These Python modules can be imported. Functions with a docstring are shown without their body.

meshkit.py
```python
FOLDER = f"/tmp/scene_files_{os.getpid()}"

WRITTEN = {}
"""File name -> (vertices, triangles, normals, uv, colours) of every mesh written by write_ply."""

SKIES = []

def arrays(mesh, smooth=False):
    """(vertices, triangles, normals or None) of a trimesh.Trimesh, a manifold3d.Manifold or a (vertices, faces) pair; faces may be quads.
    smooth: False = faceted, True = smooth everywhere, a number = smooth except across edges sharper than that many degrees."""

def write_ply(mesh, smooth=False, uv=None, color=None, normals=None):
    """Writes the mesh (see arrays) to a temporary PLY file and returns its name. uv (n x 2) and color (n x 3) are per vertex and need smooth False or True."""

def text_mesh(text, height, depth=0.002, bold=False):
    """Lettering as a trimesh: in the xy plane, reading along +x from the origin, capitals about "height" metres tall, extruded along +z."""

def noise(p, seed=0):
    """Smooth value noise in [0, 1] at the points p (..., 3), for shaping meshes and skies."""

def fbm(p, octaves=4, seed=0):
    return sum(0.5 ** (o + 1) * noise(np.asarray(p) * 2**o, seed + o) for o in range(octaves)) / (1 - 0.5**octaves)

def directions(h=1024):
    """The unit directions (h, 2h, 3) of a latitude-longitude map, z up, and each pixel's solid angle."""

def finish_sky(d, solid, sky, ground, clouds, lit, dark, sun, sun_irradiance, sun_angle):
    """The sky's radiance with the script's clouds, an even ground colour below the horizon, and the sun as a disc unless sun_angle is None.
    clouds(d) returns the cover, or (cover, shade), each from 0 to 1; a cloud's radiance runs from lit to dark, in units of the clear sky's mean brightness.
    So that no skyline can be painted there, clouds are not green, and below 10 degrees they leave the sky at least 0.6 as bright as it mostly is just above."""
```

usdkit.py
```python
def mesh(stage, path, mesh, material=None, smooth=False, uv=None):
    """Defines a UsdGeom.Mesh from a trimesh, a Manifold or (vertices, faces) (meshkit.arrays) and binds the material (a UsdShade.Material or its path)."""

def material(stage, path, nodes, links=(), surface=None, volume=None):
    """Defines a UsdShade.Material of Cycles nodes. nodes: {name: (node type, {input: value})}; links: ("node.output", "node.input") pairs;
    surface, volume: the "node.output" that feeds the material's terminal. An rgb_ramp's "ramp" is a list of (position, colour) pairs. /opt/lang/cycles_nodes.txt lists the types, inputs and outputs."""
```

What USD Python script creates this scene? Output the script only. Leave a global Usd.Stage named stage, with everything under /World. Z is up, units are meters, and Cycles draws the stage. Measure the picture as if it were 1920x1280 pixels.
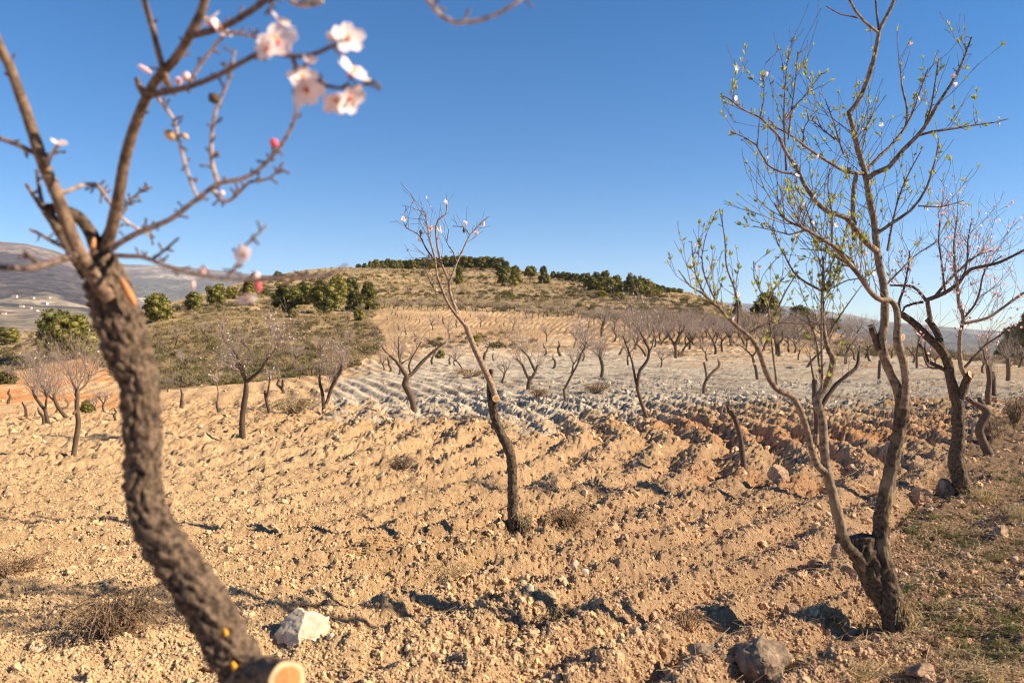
import math, random
import numpy as np
import shapely
from shapely.geometry import Polygon
from scipy.interpolate import RBFInterpolator
from scipy.spatial import cKDTree
from pxr import Usd, UsdGeom, UsdLux, UsdShade, Gf, Sdf, Vt
import usdkit, meshkit

stage = Usd.Stage.CreateInMemory()
UsdGeom.SetStageUpAxis(stage, UsdGeom.Tokens.z)
UsdGeom.SetStageMetersPerUnit(stage, 1.0)
W = UsdGeom.Xform.Define(stage, '/World')
UsdGeom.Scope.Define(stage, '/World/Looks')
random.seed(7)
RNG = np.random.default_rng(11)

# ------------------------------------------------------------------ camera, sky, sun, exposure
EYE = 1.45                      # camera height
FPX, HX, HY = 1493.0, 960.0, 640.0   # focal length in pixels of a 1920 x 1280 picture, horizon row
cam = UsdGeom.Camera.Define(stage, '/World/camera')
cam.CreateFocalLengthAttr(28.0)
cam.CreateHorizontalApertureAttr(28.0 * 1920 / FPX)
cam.CreateVerticalApertureAttr(28.0 * 1280 / FPX)
cam.CreateClippingRangeAttr(Gf.Vec2f(0.05, 60000))
cam.CreateFStopAttr(3.1)
cam.CreateFocusDistanceAttr(8.0)
cam.CreateExposureAttr(1.5)
cam.AddTranslateOp().Set(Gf.Vec3d(0, 0, EYE))
cam.AddRotateXOp().Set(90.0)

SUN_EL = math.radians(29.0)
SUN_AZ = math.atan2(0.985, -0.13)            # towards the sun, atan2(x, y): right, a little behind the camera
SUN = np.array([math.sin(SUN_AZ) * math.cos(SUN_EL), math.cos(SUN_AZ) * math.cos(SUN_EL), math.sin(SUN_EL)])
sun = UsdLux.DistantLight.Define(stage, '/World/sun')
sun.CreateNormalizeAttr(True)
sun.CreateIntensityAttr(1.25)
sun.CreateAngleAttr(0.5)
sun.CreateColorAttr(Gf.Vec3f(1.0, 0.85, 0.64))
sun.AddRotateZOp().Set(math.degrees(-SUN_AZ))
sun.AddRotateXOp().Set(math.degrees(SUN_EL) - 90.0)

sky_mat = usdkit.material(stage, '/World/Looks/sky', {
    'sky': ('sky_texture', {'sky_type': 'single_scattering', 'sun_disc': False, 'sun_elevation': SUN_EL, 'sun_rotation': SUN_AZ,
                            'altitude': 1500.0, 'air_density': 1.0, 'aerosol_density': 0.25, 'ozone_density': 3.0}),
    'sat': ('hsv', {'saturation': 1.40}),
    'bg': ('background_shader', {'strength': 0.052})}, [('sky.color', 'sat.color'), ('sat.color', 'bg.color')], surface='bg.background')
dome = UsdLux.DomeLight.Define(stage, '/World/sky')
UsdShade.MaterialBindingAPI.Apply(dome.GetPrim()).Bind(sky_mat)
dome.GetPrim().SetCustomDataByKey('kind', 'structure')
dome.GetPrim().SetCustomDataByKey('label', 'clear deep blue sky paling towards the horizon')

# ------------------------------------------------------------------ helpers: names, tags, meshes
USED = {}
def numbered(parent, name):
    k = (parent, name)
    n = USED.get(k, -1) + 1
    USED[k] = n
    return name if n == 0 else f'{name}_{n:03d}'

def tag(prim, label=None, cat=None, group=None, kind=None):
    for k, v in (('label', label), ('category', cat), ('group', group), ('kind', kind)):
        if v is not None:
            prim.SetCustomDataByKey(k, v)
    return prim

def thing(name, label, cat, loc=(0, 0, 0), rotz=0.0, scale=None, group=None, parent='/World'):
    p = f'{parent}/{numbered(parent, name)}'
    x = UsdGeom.Xform.Define(stage, p)
    x.AddTranslateOp().Set(Gf.Vec3d(*map(float, loc)))
    if rotz:
        x.AddRotateZOp().Set(math.degrees(rotz))
    if scale is not None:
        x.AddScaleOp().Set(Gf.Vec3f(*map(float, np.broadcast_to(scale, 3))))
    return tag(x.GetPrim(), label, cat, group)

def part(parent, name, mesh, mat, smooth=True, kind=None, label=None):
    path = str(parent.GetPath())
    p = f'{path}/{numbered(path, name)}'
    m = usdkit.mesh(stage, p, mesh, MAT[mat], smooth=smooth)
    return tag(m.GetPrim(), label, None, None, kind)

def copy_of(proto, name, label, cat, loc, rotz=0.0, scale=1.0, group=None):
    x = thing(name, label, cat, loc, rotz, scale, group)
    x.GetReferences().AddInternalReference(proto)
    x.SetInstanceable(True)
    return x

def form(name):
    return stage.CreateClassPrim(f'/World/{name}')

def primvar(mesh_prim, name, arr):
    UsdGeom.PrimvarsAPI(mesh_prim).CreatePrimvar(name, Sdf.ValueTypeNames.Color3fArray, 'vertex').Set(Vt.Vec3fArray.FromNumpy(np.asarray(arr, np.float32)))

class MB:
    """Collects pieces into one mesh."""
    def __init__(s):
        s.v, s.f, s.n = [], [], 0
    def add(s, v, f):
        s.v.append(np.asarray(v, float)); s.f.append(np.asarray(f, int) + s.n); s.n += len(v)
        return s
    def mesh(s):
        return np.vstack(s.v), np.vstack(s.f)
    def __bool__(s):
        return s.n > 0

def smooth_path(pts, step):
    """Catmull-Rom through pts (n x k: x, y, z, radius), resampled about every `step` metres."""
    P = np.asarray(pts, float)
    if len(P) < 3:
        n = max(2, int(np.linalg.norm(P[-1, :3] - P[0, :3]) / step) + 1)
        return P[0] + (P[-1] - P[0]) * np.linspace(0, 1, n)[:, None]
    Q = np.vstack([2 * P[0] - P[1], P, 2 * P[-1] - P[-2]])
    out = []
    for i in range(1, len(Q) - 2):
        p0, p1, p2, p3 = Q[i - 1:i + 3]
        n = max(1, int(np.linalg.norm(p2[:3] - p1[:3]) / step))
        t = (np.arange(n) / n)[:, None]
        out.append(.5 * (2 * p1 + (p2 - p0) * t + (2 * p0 - 5 * p1 + 4 * p2 - p3) * t ** 2 + (3 * p1 - p0 - 3 * p2 + p3) * t ** 3))
    out.append(P[-1:])
    R = np.vstack(out)
    R[:, 3] = np.maximum(R[:, 3], .2 * P[:, 3].min())
    return R

def tube(path, sides=6, cap=.3, bark=0.0, freq=40.0, seed=0, stretch=.35):
    """A tapered tube along path (x, y, z, r) with parallel-transported rings; bark displaces the surface by that share of r."""
    p, r = path[:, :3], path[:, 3]
    n = len(p)
    t = np.gradient(p, axis=0)
    t /= np.linalg.norm(t, axis=1, keepdims=True) + 1e-12
    a = np.cross(t[0], [0, 0, 1.0] if abs(t[0, 2]) < .9 else [1.0, 0, 0])
    a /= np.linalg.norm(a)
    A = np.empty((n, 3))
    for i in range(n):
        a = a - t[i] * (a @ t[i])
        a /= np.linalg.norm(a) + 1e-12
        A[i] = a
    B = np.cross(t, A)
    ang = np.arange(sides) * 2 * np.pi / sides
    d = np.cos(ang)[None, :, None] * A[:, None] + np.sin(ang)[None, :, None] * B[:, None]
    rr = np.broadcast_to(r[:, None], (n, sides)).copy()
    if bark:
        q = p[:, None] + d * r[:, None, None]
        # plates: noise stretched along the limb
        along = np.concatenate([[0], np.cumsum(np.linalg.norm(np.diff(p, axis=0), axis=1))])
        qq = d * r[:, None, None] * freq + (along * freq * stretch)[:, None, None] * np.array([.3, .5, .8])
        w = meshkit.noise(qq, seed)
        w2 = meshkit.noise(qq * 2.3, seed + 5)
        rr = rr * (1 + bark * (1.6 * (np.abs(w - .5) * 2) ** .7 - .8 + .7 * (w2 - .5)))
    v = p[:, None] + d * rr[:, :, None]
    i, j = np.meshgrid(np.arange(n - 1), np.arange(sides), indexing='ij')
    j2 = (j + 1) % sides
    f = np.concatenate([np.stack([i * sides + j, i * sides + j2, (i + 1) * sides + j2], -1).reshape(-1, 3),
                        np.stack([i * sides + j, (i + 1) * sides + j2, (i + 1) * sides + j], -1).reshape(-1, 3)])
    v = v.reshape(-1, 3)
    if cap:
        v = np.vstack([v, p[-1:] + t[-1:] * r[-1] * (.3 if cap is True else cap)])
        k = (n - 1) * sides
        jj = np.arange(sides)
        f = np.vstack([f, np.stack([k + jj, k + (jj + 1) % sides, np.full(sides, len(v) - 1)], -1)])
    return v, f

# ------------------------------------------------------------------ terrain
def at(px, py, d):
    """The point at depth d (metres ahead of the viewpoint) that a photograph pixel looks at."""
    return np.array([(px - HX) / FPX * d, d, EYE - (py - HY) / FPX * d])

CTRL = [  # px, py, depth of ground points read off the photograph
    (960, 795, 14), (960, 742, 21), (960, 702, 32), (960, 674, 48), (950, 655, 58), (900, 600, 88), (880, 586, 100), (850, 576, 128), (850, 552, 160), (800, 522, 220),
    (800, 503, 262), (860, 500, 275), (700, 502, 255), (760, 580, 100), (740, 640, 60), (700, 662, 48), (780, 672, 45),
    (1200, 673, 47), (1300, 661, 56), (1300, 648, 72), (1300, 606, 100), (1300, 572, 150), (1290, 549, 190), (1200, 541, 205), (1110, 528, 230), (1020, 513, 255), (940, 503, 272),
    (1100, 600, 92), (1100, 645, 64), (1100, 570, 140), (1050, 550, 180),
    (1450, 652, 62), (1420, 606, 100), (1430, 592, 118), (1500, 606, 135), (1560, 622, 130), (1400, 668, 50),
    (1650, 668, 46), (1650, 657, 62), (1600, 640, 85), (1750, 668, 45), (1850, 682, 36), (1900, 694, 30), (1800, 664, 58), (1800, 664, 75), (1900, 676, 60),
    (640, 622, 78), (640, 640, 62), (640, 672, 42), (640, 700, 32), (640, 724, 25), (560, 704, 31), (500, 700, 33),
    (450, 724, 26), (450, 690, 36), (450, 645, 55), (450, 605, 80), (520, 592, 95), (600, 582, 110), (600, 548, 150), (560, 518, 198), (600, 505, 235), (520, 520, 198),
    (430, 547, 150), (350, 572, 113), (300, 592, 98), (270, 606, 90), (300, 640, 62), (300, 690, 37), (300, 728, 26),
    (1300, 560, 260), (1300, 575, 330), (1200, 552, 280), (1430, 600, 170), (1430, 625, 240), (1430, 640, 330), (1540, 640, 180), (1540, 655, 260), (1650, 662, 100), (1650, 668, 160), (1650, 675, 260), (1800, 672, 110), (1800, 678, 180), (1800, 680, 280), (1920, 685, 100), (1920, 690, 200), (2050, 690, 40), (2050, 690, 100), (2050, 690, 200), (1430, 650, 400),
    (210, 645, 70), (130, 668, 80), (50, 648, 140), (60, 628, 200), (150, 625, 180), (200, 620, 150),
    (60, 802, 13.4), (60, 765, 19.5), (60, 742, 25), (50, 704, 42), (30, 682, 58), (200, 742, 22.5), (200, 715, 31), (150, 690, 45), (100, 668, 68),
]
def polar(x, y):
    return np.clip(np.arctan2(x, y), -.74, .74), np.log(np.maximum(np.hypot(x, y), .3))
_c = np.array([at(*c) for c in CTRL])
for r in (.4, 1, 2, 4, 7, 10, 13):
    for th in (-.7, -.35, 0, .35, .7):
        _c = np.vstack([_c, [r * math.sin(th), r * math.cos(th), 0.0]])
for th in np.linspace(-.74, .74, 9):
    for r, z in ((420, -6), (560, -25), (800, -40)):
        _c = np.vstack([_c, [r * math.sin(th), r * math.cos(th), z]])
_th, _lr = polar(_c[:, 0], _c[:, 1])
_rbf = RBFInterpolator(np.stack([_th * 1.6, _lr], 1), _c[:, 2] / np.exp(_lr) ** .7, kernel='thin_plate_spline', smoothing=2e-4)
# tabulated for speed
_TA, _TL = np.linspace(-.74, .74, 297), np.linspace(math.log(.3), math.log(900), 420)
_tab = _rbf(np.stack(np.meshgrid(_TA * 1.6, _TL, indexing='ij'), -1).reshape(-1, 2)).reshape(297, 420) * np.exp(_TL)[None] ** .7
from scipy.interpolate import RegularGridInterpolator
_lin = RegularGridInterpolator((_TA, _TL), _tab, bounds_error=False, fill_value=None)
def base_z(x, y):
    th, lr = polar(np.asarray(x, float), np.asarray(y, float))
    return _lin(np.stack([th, np.minimum(lr, math.log(899))], -1))

def project(x, y, z):
    yy = np.maximum(y, .05)
    return HX + FPX * x / yy, HY - FPX * (z - EYE) / yy

def hit(px, py, dmin=1.5, dmax=330.0, n=900):
    """Ground points seen at photograph pixels (arrays): the first crossing of each ray with the terrain."""
    px, py = np.atleast_1d(np.asarray(px, float)), np.atleast_1d(np.asarray(py, float))
    d = np.exp(np.linspace(math.log(dmin), math.log(dmax), n))
    out = np.full((len(px), 3), np.nan)
    for i in range(0, len(px), 2000):
        u, v = (px[i:i + 2000] - HX) / FPX, (py[i:i + 2000] - HY) / FPX
        X, Y, Z = u[:, None] * d, np.broadcast_to(d, (len(u), n)), EYE - v[:, None] * d
        below = Z < base_z(X, Y)
        k = below.argmax(1)
        ok = below.any(1) & (k > 0)
        k = np.maximum(k, 1)
        r = np.arange(len(u))
        a = Z[r, k - 1] - base_z(X[r, k - 1], Y[r, k - 1]); b = Z[r, k] - base_z(X[r, k], Y[r, k])
        t = a / np.maximum(a - b, 1e-9)
        dd = d[k - 1] + t * (d[k] - d[k - 1])
        p = np.stack([u * dd, dd, EYE - v * dd], 1)
        p[~ok] = np.nan
        out[i:i + 2000] = p
    return out

def inside(poly, px, py):
    return shapely.contains_xy(Polygon(poly), px, py)

GREY = [(600, 770), (640, 715), (690, 688), (780, 668), (860, 652), (960, 657), (1050, 650), (1200, 660), (1300, 660), (1500, 672), (1700, 672), (1920, 690), (1960, 745), (1750, 750), (1600, 765), (1450, 770), (1200, 775), (1110, 792),
        (1035, 818), (985, 828), (930, 800), (860, 785), (760, 788), (680, 775)]
ORANGE = [[(-60, 790), (-60, 690), (60, 690), (150, 660), (200, 690), (235, 720), (230, 775), (120, 782), (60, 790)],
          [(1080, 830), (1140, 790), (1230, 785), (1320, 790), (1450, 775), (1600, 770), (1760, 765), (1800, 800), (1790, 880), (1650, 930), (1500, 940), (1380, 900), (1250, 890), (1120, 870)]]
SCRUB = [[(215, 590), (300, 580), (430, 540), (520, 515), (560, 490), (660, 480), (950, 480), (1050, 500), (1200, 535), (1350, 545), (1500, 590), (1540, 640), (1400, 625), (1300, 612), (1200, 602), (1100, 597), (1000, 590), (900, 584), (760, 578),
          (712, 582), (700, 600), (722, 640), (700, 668), (655, 690), (620, 702), (560, 705), (480, 718), (300, 730), (235, 722), (200, 690), (150, 660), (60, 690), (-60, 700), (-60, 600), (120, 600)],
         [(790, 655), (800, 640), (860, 628), (960, 622), (1010, 640), (985, 655), (930, 658), (860, 652)],
         [(1560, 640), (1930, 640), (1930, 688), (1850, 678), (1700, 668), (1560, 668)]]
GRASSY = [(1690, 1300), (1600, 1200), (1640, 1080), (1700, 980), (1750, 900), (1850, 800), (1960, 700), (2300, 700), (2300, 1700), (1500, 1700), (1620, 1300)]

# --- ploughing, clods and lumps
_fy = np.array([-3, 0, 3, 5, 8, 12, 16, 20, 30, 60, 400.0])
_fs = np.array([1.3, 1.3, 1.25, 1.1, .62, .08, -.2, -.3, -.36, -.4, -.4])
_gy = np.linspace(-3, 400, 4000)
_gf = np.concatenate([[0], np.cumsum(np.interp(_gy[:-1], _fy, _fs) * np.diff(_gy))])
def furrow(x, y):
    c = x - np.interp(y, _gy, _gf)
    c = c + .35 * (meshkit.noise(np.stack([x * .8, y * .8, 0 * x], -1), 3) - .5) + .9 * (meshkit.noise(np.stack([x * .16, y * .16, 0 * x], -1), 9) - .5)
    s = np.sin(2 * np.pi * c / .62)
    return np.sign(s) * np.abs(s) ** .8
_n = 34000
_lr_ = np.sqrt(RNG.uniform(1.2 ** 2, 20 ** 2, _n)); _la = RNG.uniform(-.72, .72, _n)
LUMP = np.stack([_lr_ * np.sin(_la), _lr_ * np.cos(_la)], 1)
LUMP_R = .018 + .085 * RNG.random(_n) ** 3.2 + .0022 * _lr_
LUMP_T = cKDTree(LUMP)
def wsum(*a):
    return np.clip(sum(a), 0, 1)
def detail_z(x, y, z0):
    px, py = project(x, y, z0)
    r = np.hypot(x, y)
    xy0 = np.stack([x, y, 0 * x], -1)
    jit = 14 * (meshkit.fbm(xy0 * .6, 2, 21) - .5)
    front = y > .6
    scrub = np.zeros(len(x), bool)
    for s in (SCRUB[0], SCRUB[2]):
        scrub |= inside(s, px + jit, py + jit * .5)
    scrub &= front & (r > 18)
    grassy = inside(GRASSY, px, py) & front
    soil = ~scrub
    left = np.clip((900 - px) / 500, 0, 1) * front                 # smoother, raked ground on the left
    chalk = inside(GREY, px + jit, py + jit)
    amp = np.where(soil, .056 - .034 * left, .0)
    amp = np.where(chalk, .040, amp)
    amp = np.where(grassy, .018, amp)
    amp = amp * np.clip((140 - r) / 40, 0, 1)
    z = amp * furrow(x, y) * (.55 + .9 * meshkit.noise(xy0 * .9, 33))
    z += .10 * (meshkit.fbm(xy0 * .45, 3, 40) - .5)
    near = r < 60
    k = np.where(near)[0]
    if len(k):
        q = xy0[k]
        a = np.where(grassy[k], .55, 1.0) * np.where(scrub[k], .5, 1.0) * (1 - .5 * left[k])
        b = meshkit.noise(q * 4.2, 50); b2 = meshkit.noise(q * 9.5, 51); b3 = meshkit.noise(q * 21, 52); b4 = meshkit.noise(q * 47, 53)
        rough = .35 + 1.3 * meshkit.fbm(q * .7, 2, 60)
        a = a * np.where(chalk[k], .75, 1.0) * (1 + .25 * np.clip((r[k] - 8) / 6, 0, 1))
        z[k] += a * rough * (.032 * (b - .5) + .013 * (.5 - np.abs(b2 - .5) * 2) + .022 * (np.abs(b3 - .5) * 2 - .4) + .020 * (np.abs(b4 - .5) * 2 - .4) + .012 * (meshkit.noise(q * 96, 54) - .5))
    k = np.where((r < 20) & front & (np.abs(np.arctan2(x, y)) < .75))[0]
    if len(k):
        w = .045
        qx = x[k] + w * (meshkit.fbm(xy0[k] * 16, 3, 70) - .5) * 2; qy = y[k] + w * (meshkit.fbm(xy0[k] * 16, 3, 75) - .5) * 2
        dd, ii = LUMP_T.query(np.stack([qx, qy], 1), k=4)
        R = LUMP_R[ii] * (1 - .3 * left[k])[:, None]
        h = np.where(dd < R, R * (.36 + .25 * np.clip((r[k] - 7) / 4, 0, 1))[:, None] * np.sqrt(np.clip(1 - (dd / R) ** 2, 0, 1)), 0).max(1) * (.5 + 1.0 * meshkit.noise(xy0[k] * 30, 78))
        z[k] += h * np.where(grassy[k], .6, 1.0)
    far = ~near
    k = np.where(far)[0]
    if len(k):
        z[k] += np.where(scrub[k], .9, .42) * (meshkit.fbm(xy0[k] * .28, 4, 80) - .5) * np.clip((r[k] - 60) / 40, 0, 1)
    return np.where(np.isfinite(z), z, 0), dict(px=px, py=py, scrub=scrub, grassy=grassy, left=left, front=front, r=r)

def ground_z(x, y):
    x, y = np.atleast_1d(np.asarray(x, float)), np.atleast_1d(np.asarray(y, float))
    z = base_z(x, y)
    return z + detail_z(x, y, z)[0]

# rings: close together near the viewer, wider apart with distance
_r = [.35]
while _r[-1] < 760:
    d = _r[-1]
    _r.append(d + (.05 if d < 2.2 else min(max(.0095, .62 * d * d / 1154), .0125 * d)))
RINGS = np.array(_r)
ANG = np.concatenate([np.linspace(-math.pi, -.70, 34)[:-1], np.linspace(-.70, .70, 860), np.linspace(.70, math.pi, 34)[1:-1]])
na, nr = len(ANG), len(RINGS)
GX, GY = (RINGS[:, None] * np.sin(ANG)).ravel(), (RINGS[:, None] * np.cos(ANG)).ravel()
GB = base_z(GX, GY)
GD, INFO = detail_z(GX, GY, GB)
GZ = GB + GD
i, j = np.meshgrid(np.arange(nr - 1), np.arange(na), indexing='ij')
j2 = (j + 1) % na
gf = np.concatenate([np.stack([i * na + j, (i + 1) * na + j, (i + 1) * na + j2], -1).reshape(-1, 3), np.stack([i * na + j, (i + 1) * na + j2, i * na + j2], -1).reshape(-1, 3)])
gf = gf[:, ::-1]
gv = np.stack([GX, GY, GZ], 1)
ctr = np.array([[0, 0, float(GZ[:na].mean())]])
gv = np.vstack([gv, ctr])
jj = np.arange(na)
gf = np.vstack([gf, np.stack([np.full(na, len(gv) - 1), (jj + 1) % na, jj], -1)])

# soil colours (colours of the dry earth, by place; the brown verge also carries painted shade)
def soil_colours():
    q = np.stack([GX, GY, 0 * GX], -1)
    px, py = INFO['px'], INFO['py']
    jx = 40 * (meshkit.fbm(q * .9, 3, 101) - .5) * 2 + RNG.normal(0, 5, len(GX))
    jy = 26 * (meshkit.fbm(q * .9, 3, 102) - .5) * 2 + RNG.normal(0, 3, len(GX))
    n1 = meshkit.fbm(q * .35, 4, 103); n2 = meshkit.fbm(q * 5, 3, 104)
    sand = np.array([.485, .33, .185]); sand2 = np.array([.40, .25, .128]); grey = np.array([.51, .425, .32]); grey2 = np.array([.30, .24, .175])
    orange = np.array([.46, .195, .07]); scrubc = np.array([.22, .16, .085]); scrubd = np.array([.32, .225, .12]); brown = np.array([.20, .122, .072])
    c = sand + (sand2 - sand) * np.clip((n1 - .35) * 2.2, 0, 1)[:, None]
    right = np.clip((px - 700) / 800, 0, 1) * np.clip((py - 760) / 110, 0, 1) * INFO['front']
    c = c * (1 - .85 * right[:, None]) + np.array([.46, .30, .178]) * (.85 * right[:, None])
    f = INFO['front']
    g = inside(GREY, px + jx, py + jy * 1.6 + RNG.normal(0, 7, len(GX))) & f
    gc = grey + (grey2 - grey) * np.clip((meshkit.fbm(q * 1.3, 3, 106) - .42) * 3, 0, 1)[:, None]
    warm = np.clip((meshkit.fbm(q * .22, 3, 107) - .5) * 4, 0, 1)[:, None] * .35
    gc = gc * (1 - warm) + sand * warm
    slope = np.clip((INFO['r'] - 35) / 25, 0, 1)[:, None]
    c = c * (1 - slope * (.12 + .22 * np.clip((meshkit.fbm(q * .6, 3, 113) - .4) * 4, 0, 1)[:, None]))
    c[g] = gc[g]
    for k, o in enumerate(ORANGE):
        m = inside(o, px + jx, py + jy) & f
        w = (np.clip((meshkit.fbm(q * .5, 3, 108 + k) - .36) * 3.2, 0, 1) * (.62 if k else .9))[:, None]
        c = np.where(m[:, None], c * (1 - w) + orange * w, c)
    s = INFO['scrub']
    ws = np.clip((meshkit.fbm(q * .12, 4, 111) - .5) * 5 + .3, 0, 1)[:, None]
    c = np.where(s[:, None], scrubc * (1 - ws) + scrubd * ws, c)
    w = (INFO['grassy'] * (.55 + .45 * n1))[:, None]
    c = c * (1 - w) + brown * w  # brown litter earth, with bottom-right shade darkened into its colour
    c = c * (.84 + .4 * n2)[:, None]
    return np.clip(c, .01, .8)
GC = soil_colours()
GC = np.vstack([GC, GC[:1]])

def texture_tail(nodes, links, base, rough=.95, bump=None):
    pass

MAT = {}
def mk(name, nodes, links, surface, volume=None):
    MAT[name] = usdkit.material(stage, f'/World/Looks/{name}', nodes, links, surface=surface, volume=volume)

mk('soil', {
    'a': ('attribute', {'attribute': 'soil'}), 'g': ('geometry', {}),
    'n': ('noise_texture', {'scale': 38.0, 'detail': 6.0, 'roughness': .7}),
    'r': ('rgb_ramp', {'ramp': [(.28, (.62, .60, .58)), (.5, (1, 1, 1)), (.72, (1.28, 1.25, 1.2))]}),
    'm': ('mix_color', {'blend_type': 'multiply', 'fac': .8, 'use_clamp': False}),
    'n2': ('noise_texture', {'scale': 90.0, 'detail': 5.0, 'roughness': .75}),
    'b': ('bump', {'strength': 1.0, 'distance': .035}),
    'p': ('principled_bsdf', {'roughness': .95, 'specular_ior_level': .12, 'diffuse_roughness': .6})},
   [('g.position', 'n.vector'), ('g.position', 'n2.vector'), ('n.fac', 'r.fac'), ('a.color', 'm.a'), ('r.color', 'm.b'), ('m.result', 'p.base_color'), ('n2.fac', 'b.height'), ('b.normal', 'p.normal')], 'p.BSDF')

gm = usdkit.mesh(stage, '/World/ground', (gv, gf), MAT['soil'], smooth=True)
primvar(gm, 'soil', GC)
tag(gm.GetPrim(), 'ploughed sandy orchard soil rising to a scrub covered hill', None, None, 'structure')

# ------------------------------------------------------------------ far mountains and valley
mk('mountain', {
    'a': ('attribute', {'attribute': 'soil'}), 'g': ('geometry', {}),
    'n': ('noise_texture', {'scale': .018, 'detail': 9.0, 'roughness': .75}),
    'r': ('rgb_ramp', {'ramp': [(.36, (.3, .32, .3)), (.5, (.9, .9, .9)), (.64, (1.8, 1.75, 1.65))]}),
    'm': ('mix_color', {'blend_type': 'multiply', 'fac': 1.0, 'use_clamp': False}),
    'p': ('principled_bsdf', {'roughness': 1.0, 'specular_ior_level': .05})},
   [('g.position', 'n.vector'), ('n.fac', 'r.fac'), ('a.color', 'm.a'), ('r.color', 'm.b'), ('m.result', 'p.base_color')], 'p.BSDF')

def mountain(name, label, px0, px1, r0, r1, ridge, foot_py, colour, seed, back=2500, nu=260, nv=130, bumps=(120, 45)):
    """A range whose skyline follows the given (px, py) ridge points at distance r1, rising from r0."""
    px = np.linspace(px0, px1, nu)
    rp = np.array(ridge, float)
    py = np.interp(px, rp[:, 0], rp[:, 1])
    ztop = EYE - (py - HY) / FPX * r1
    t = np.linspace(0, 1, nv)
    T, U = np.meshgrid(t, px, indexing='ij')
    D = r0 + (r1 - r0) * T / .82
    D = np.where(T > .82, r1 + back * (T - .82) / .18, D)
    X = (U - HX) / FPX * D
    s = np.clip(T / .82, 0, 1)
    z0 = EYE - (np.interp(U, *np.array(foot_py, float).T) - HY) / FPX * r0
    q = np.stack([X * .0011, D * .0011, 0 * X], -1)
    n = meshkit.fbm(q, 6, seed) - .5
    rid = np.abs(meshkit.fbm(q * 2.3, 4, seed + 9) - .5)
    env = np.sin(np.pi * np.clip(s, 0, 1)) ** .8
    Z = z0 + (ztop - z0) * (s ** 1.35) + env * (bumps[0] * n - bumps[1] * rid * 2)
    Z = np.where(T > .82, ztop[None] * np.clip(1 - ((T - .82) / .18) ** 1.5, 0, 1) - 60 * (T - .82) / .18, Z)
    Z[0] -= 30
    v = np.stack([X, D, Z], -1).reshape(-1, 3)
    i, j = np.meshgrid(np.arange(nv - 1), np.arange(nu - 1), indexing='ij')
    a = i * nu + j
    f = np.concatenate([np.stack([a, a + 1, a + nu + 1], -1).reshape(-1, 3), np.stack([a, a + nu + 1, a + nu], -1).reshape(-1, 3)])
    m = usdkit.mesh(stage, f'/World/{name}', (v, f), MAT['mountain'], smooth=True)
    primvar(m, 'soil', colour(X.ravel(), D.ravel(), Z.ravel(), s.ravel()))
    return tag(m.GetPrim(), label, None, None, 'structure')

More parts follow.
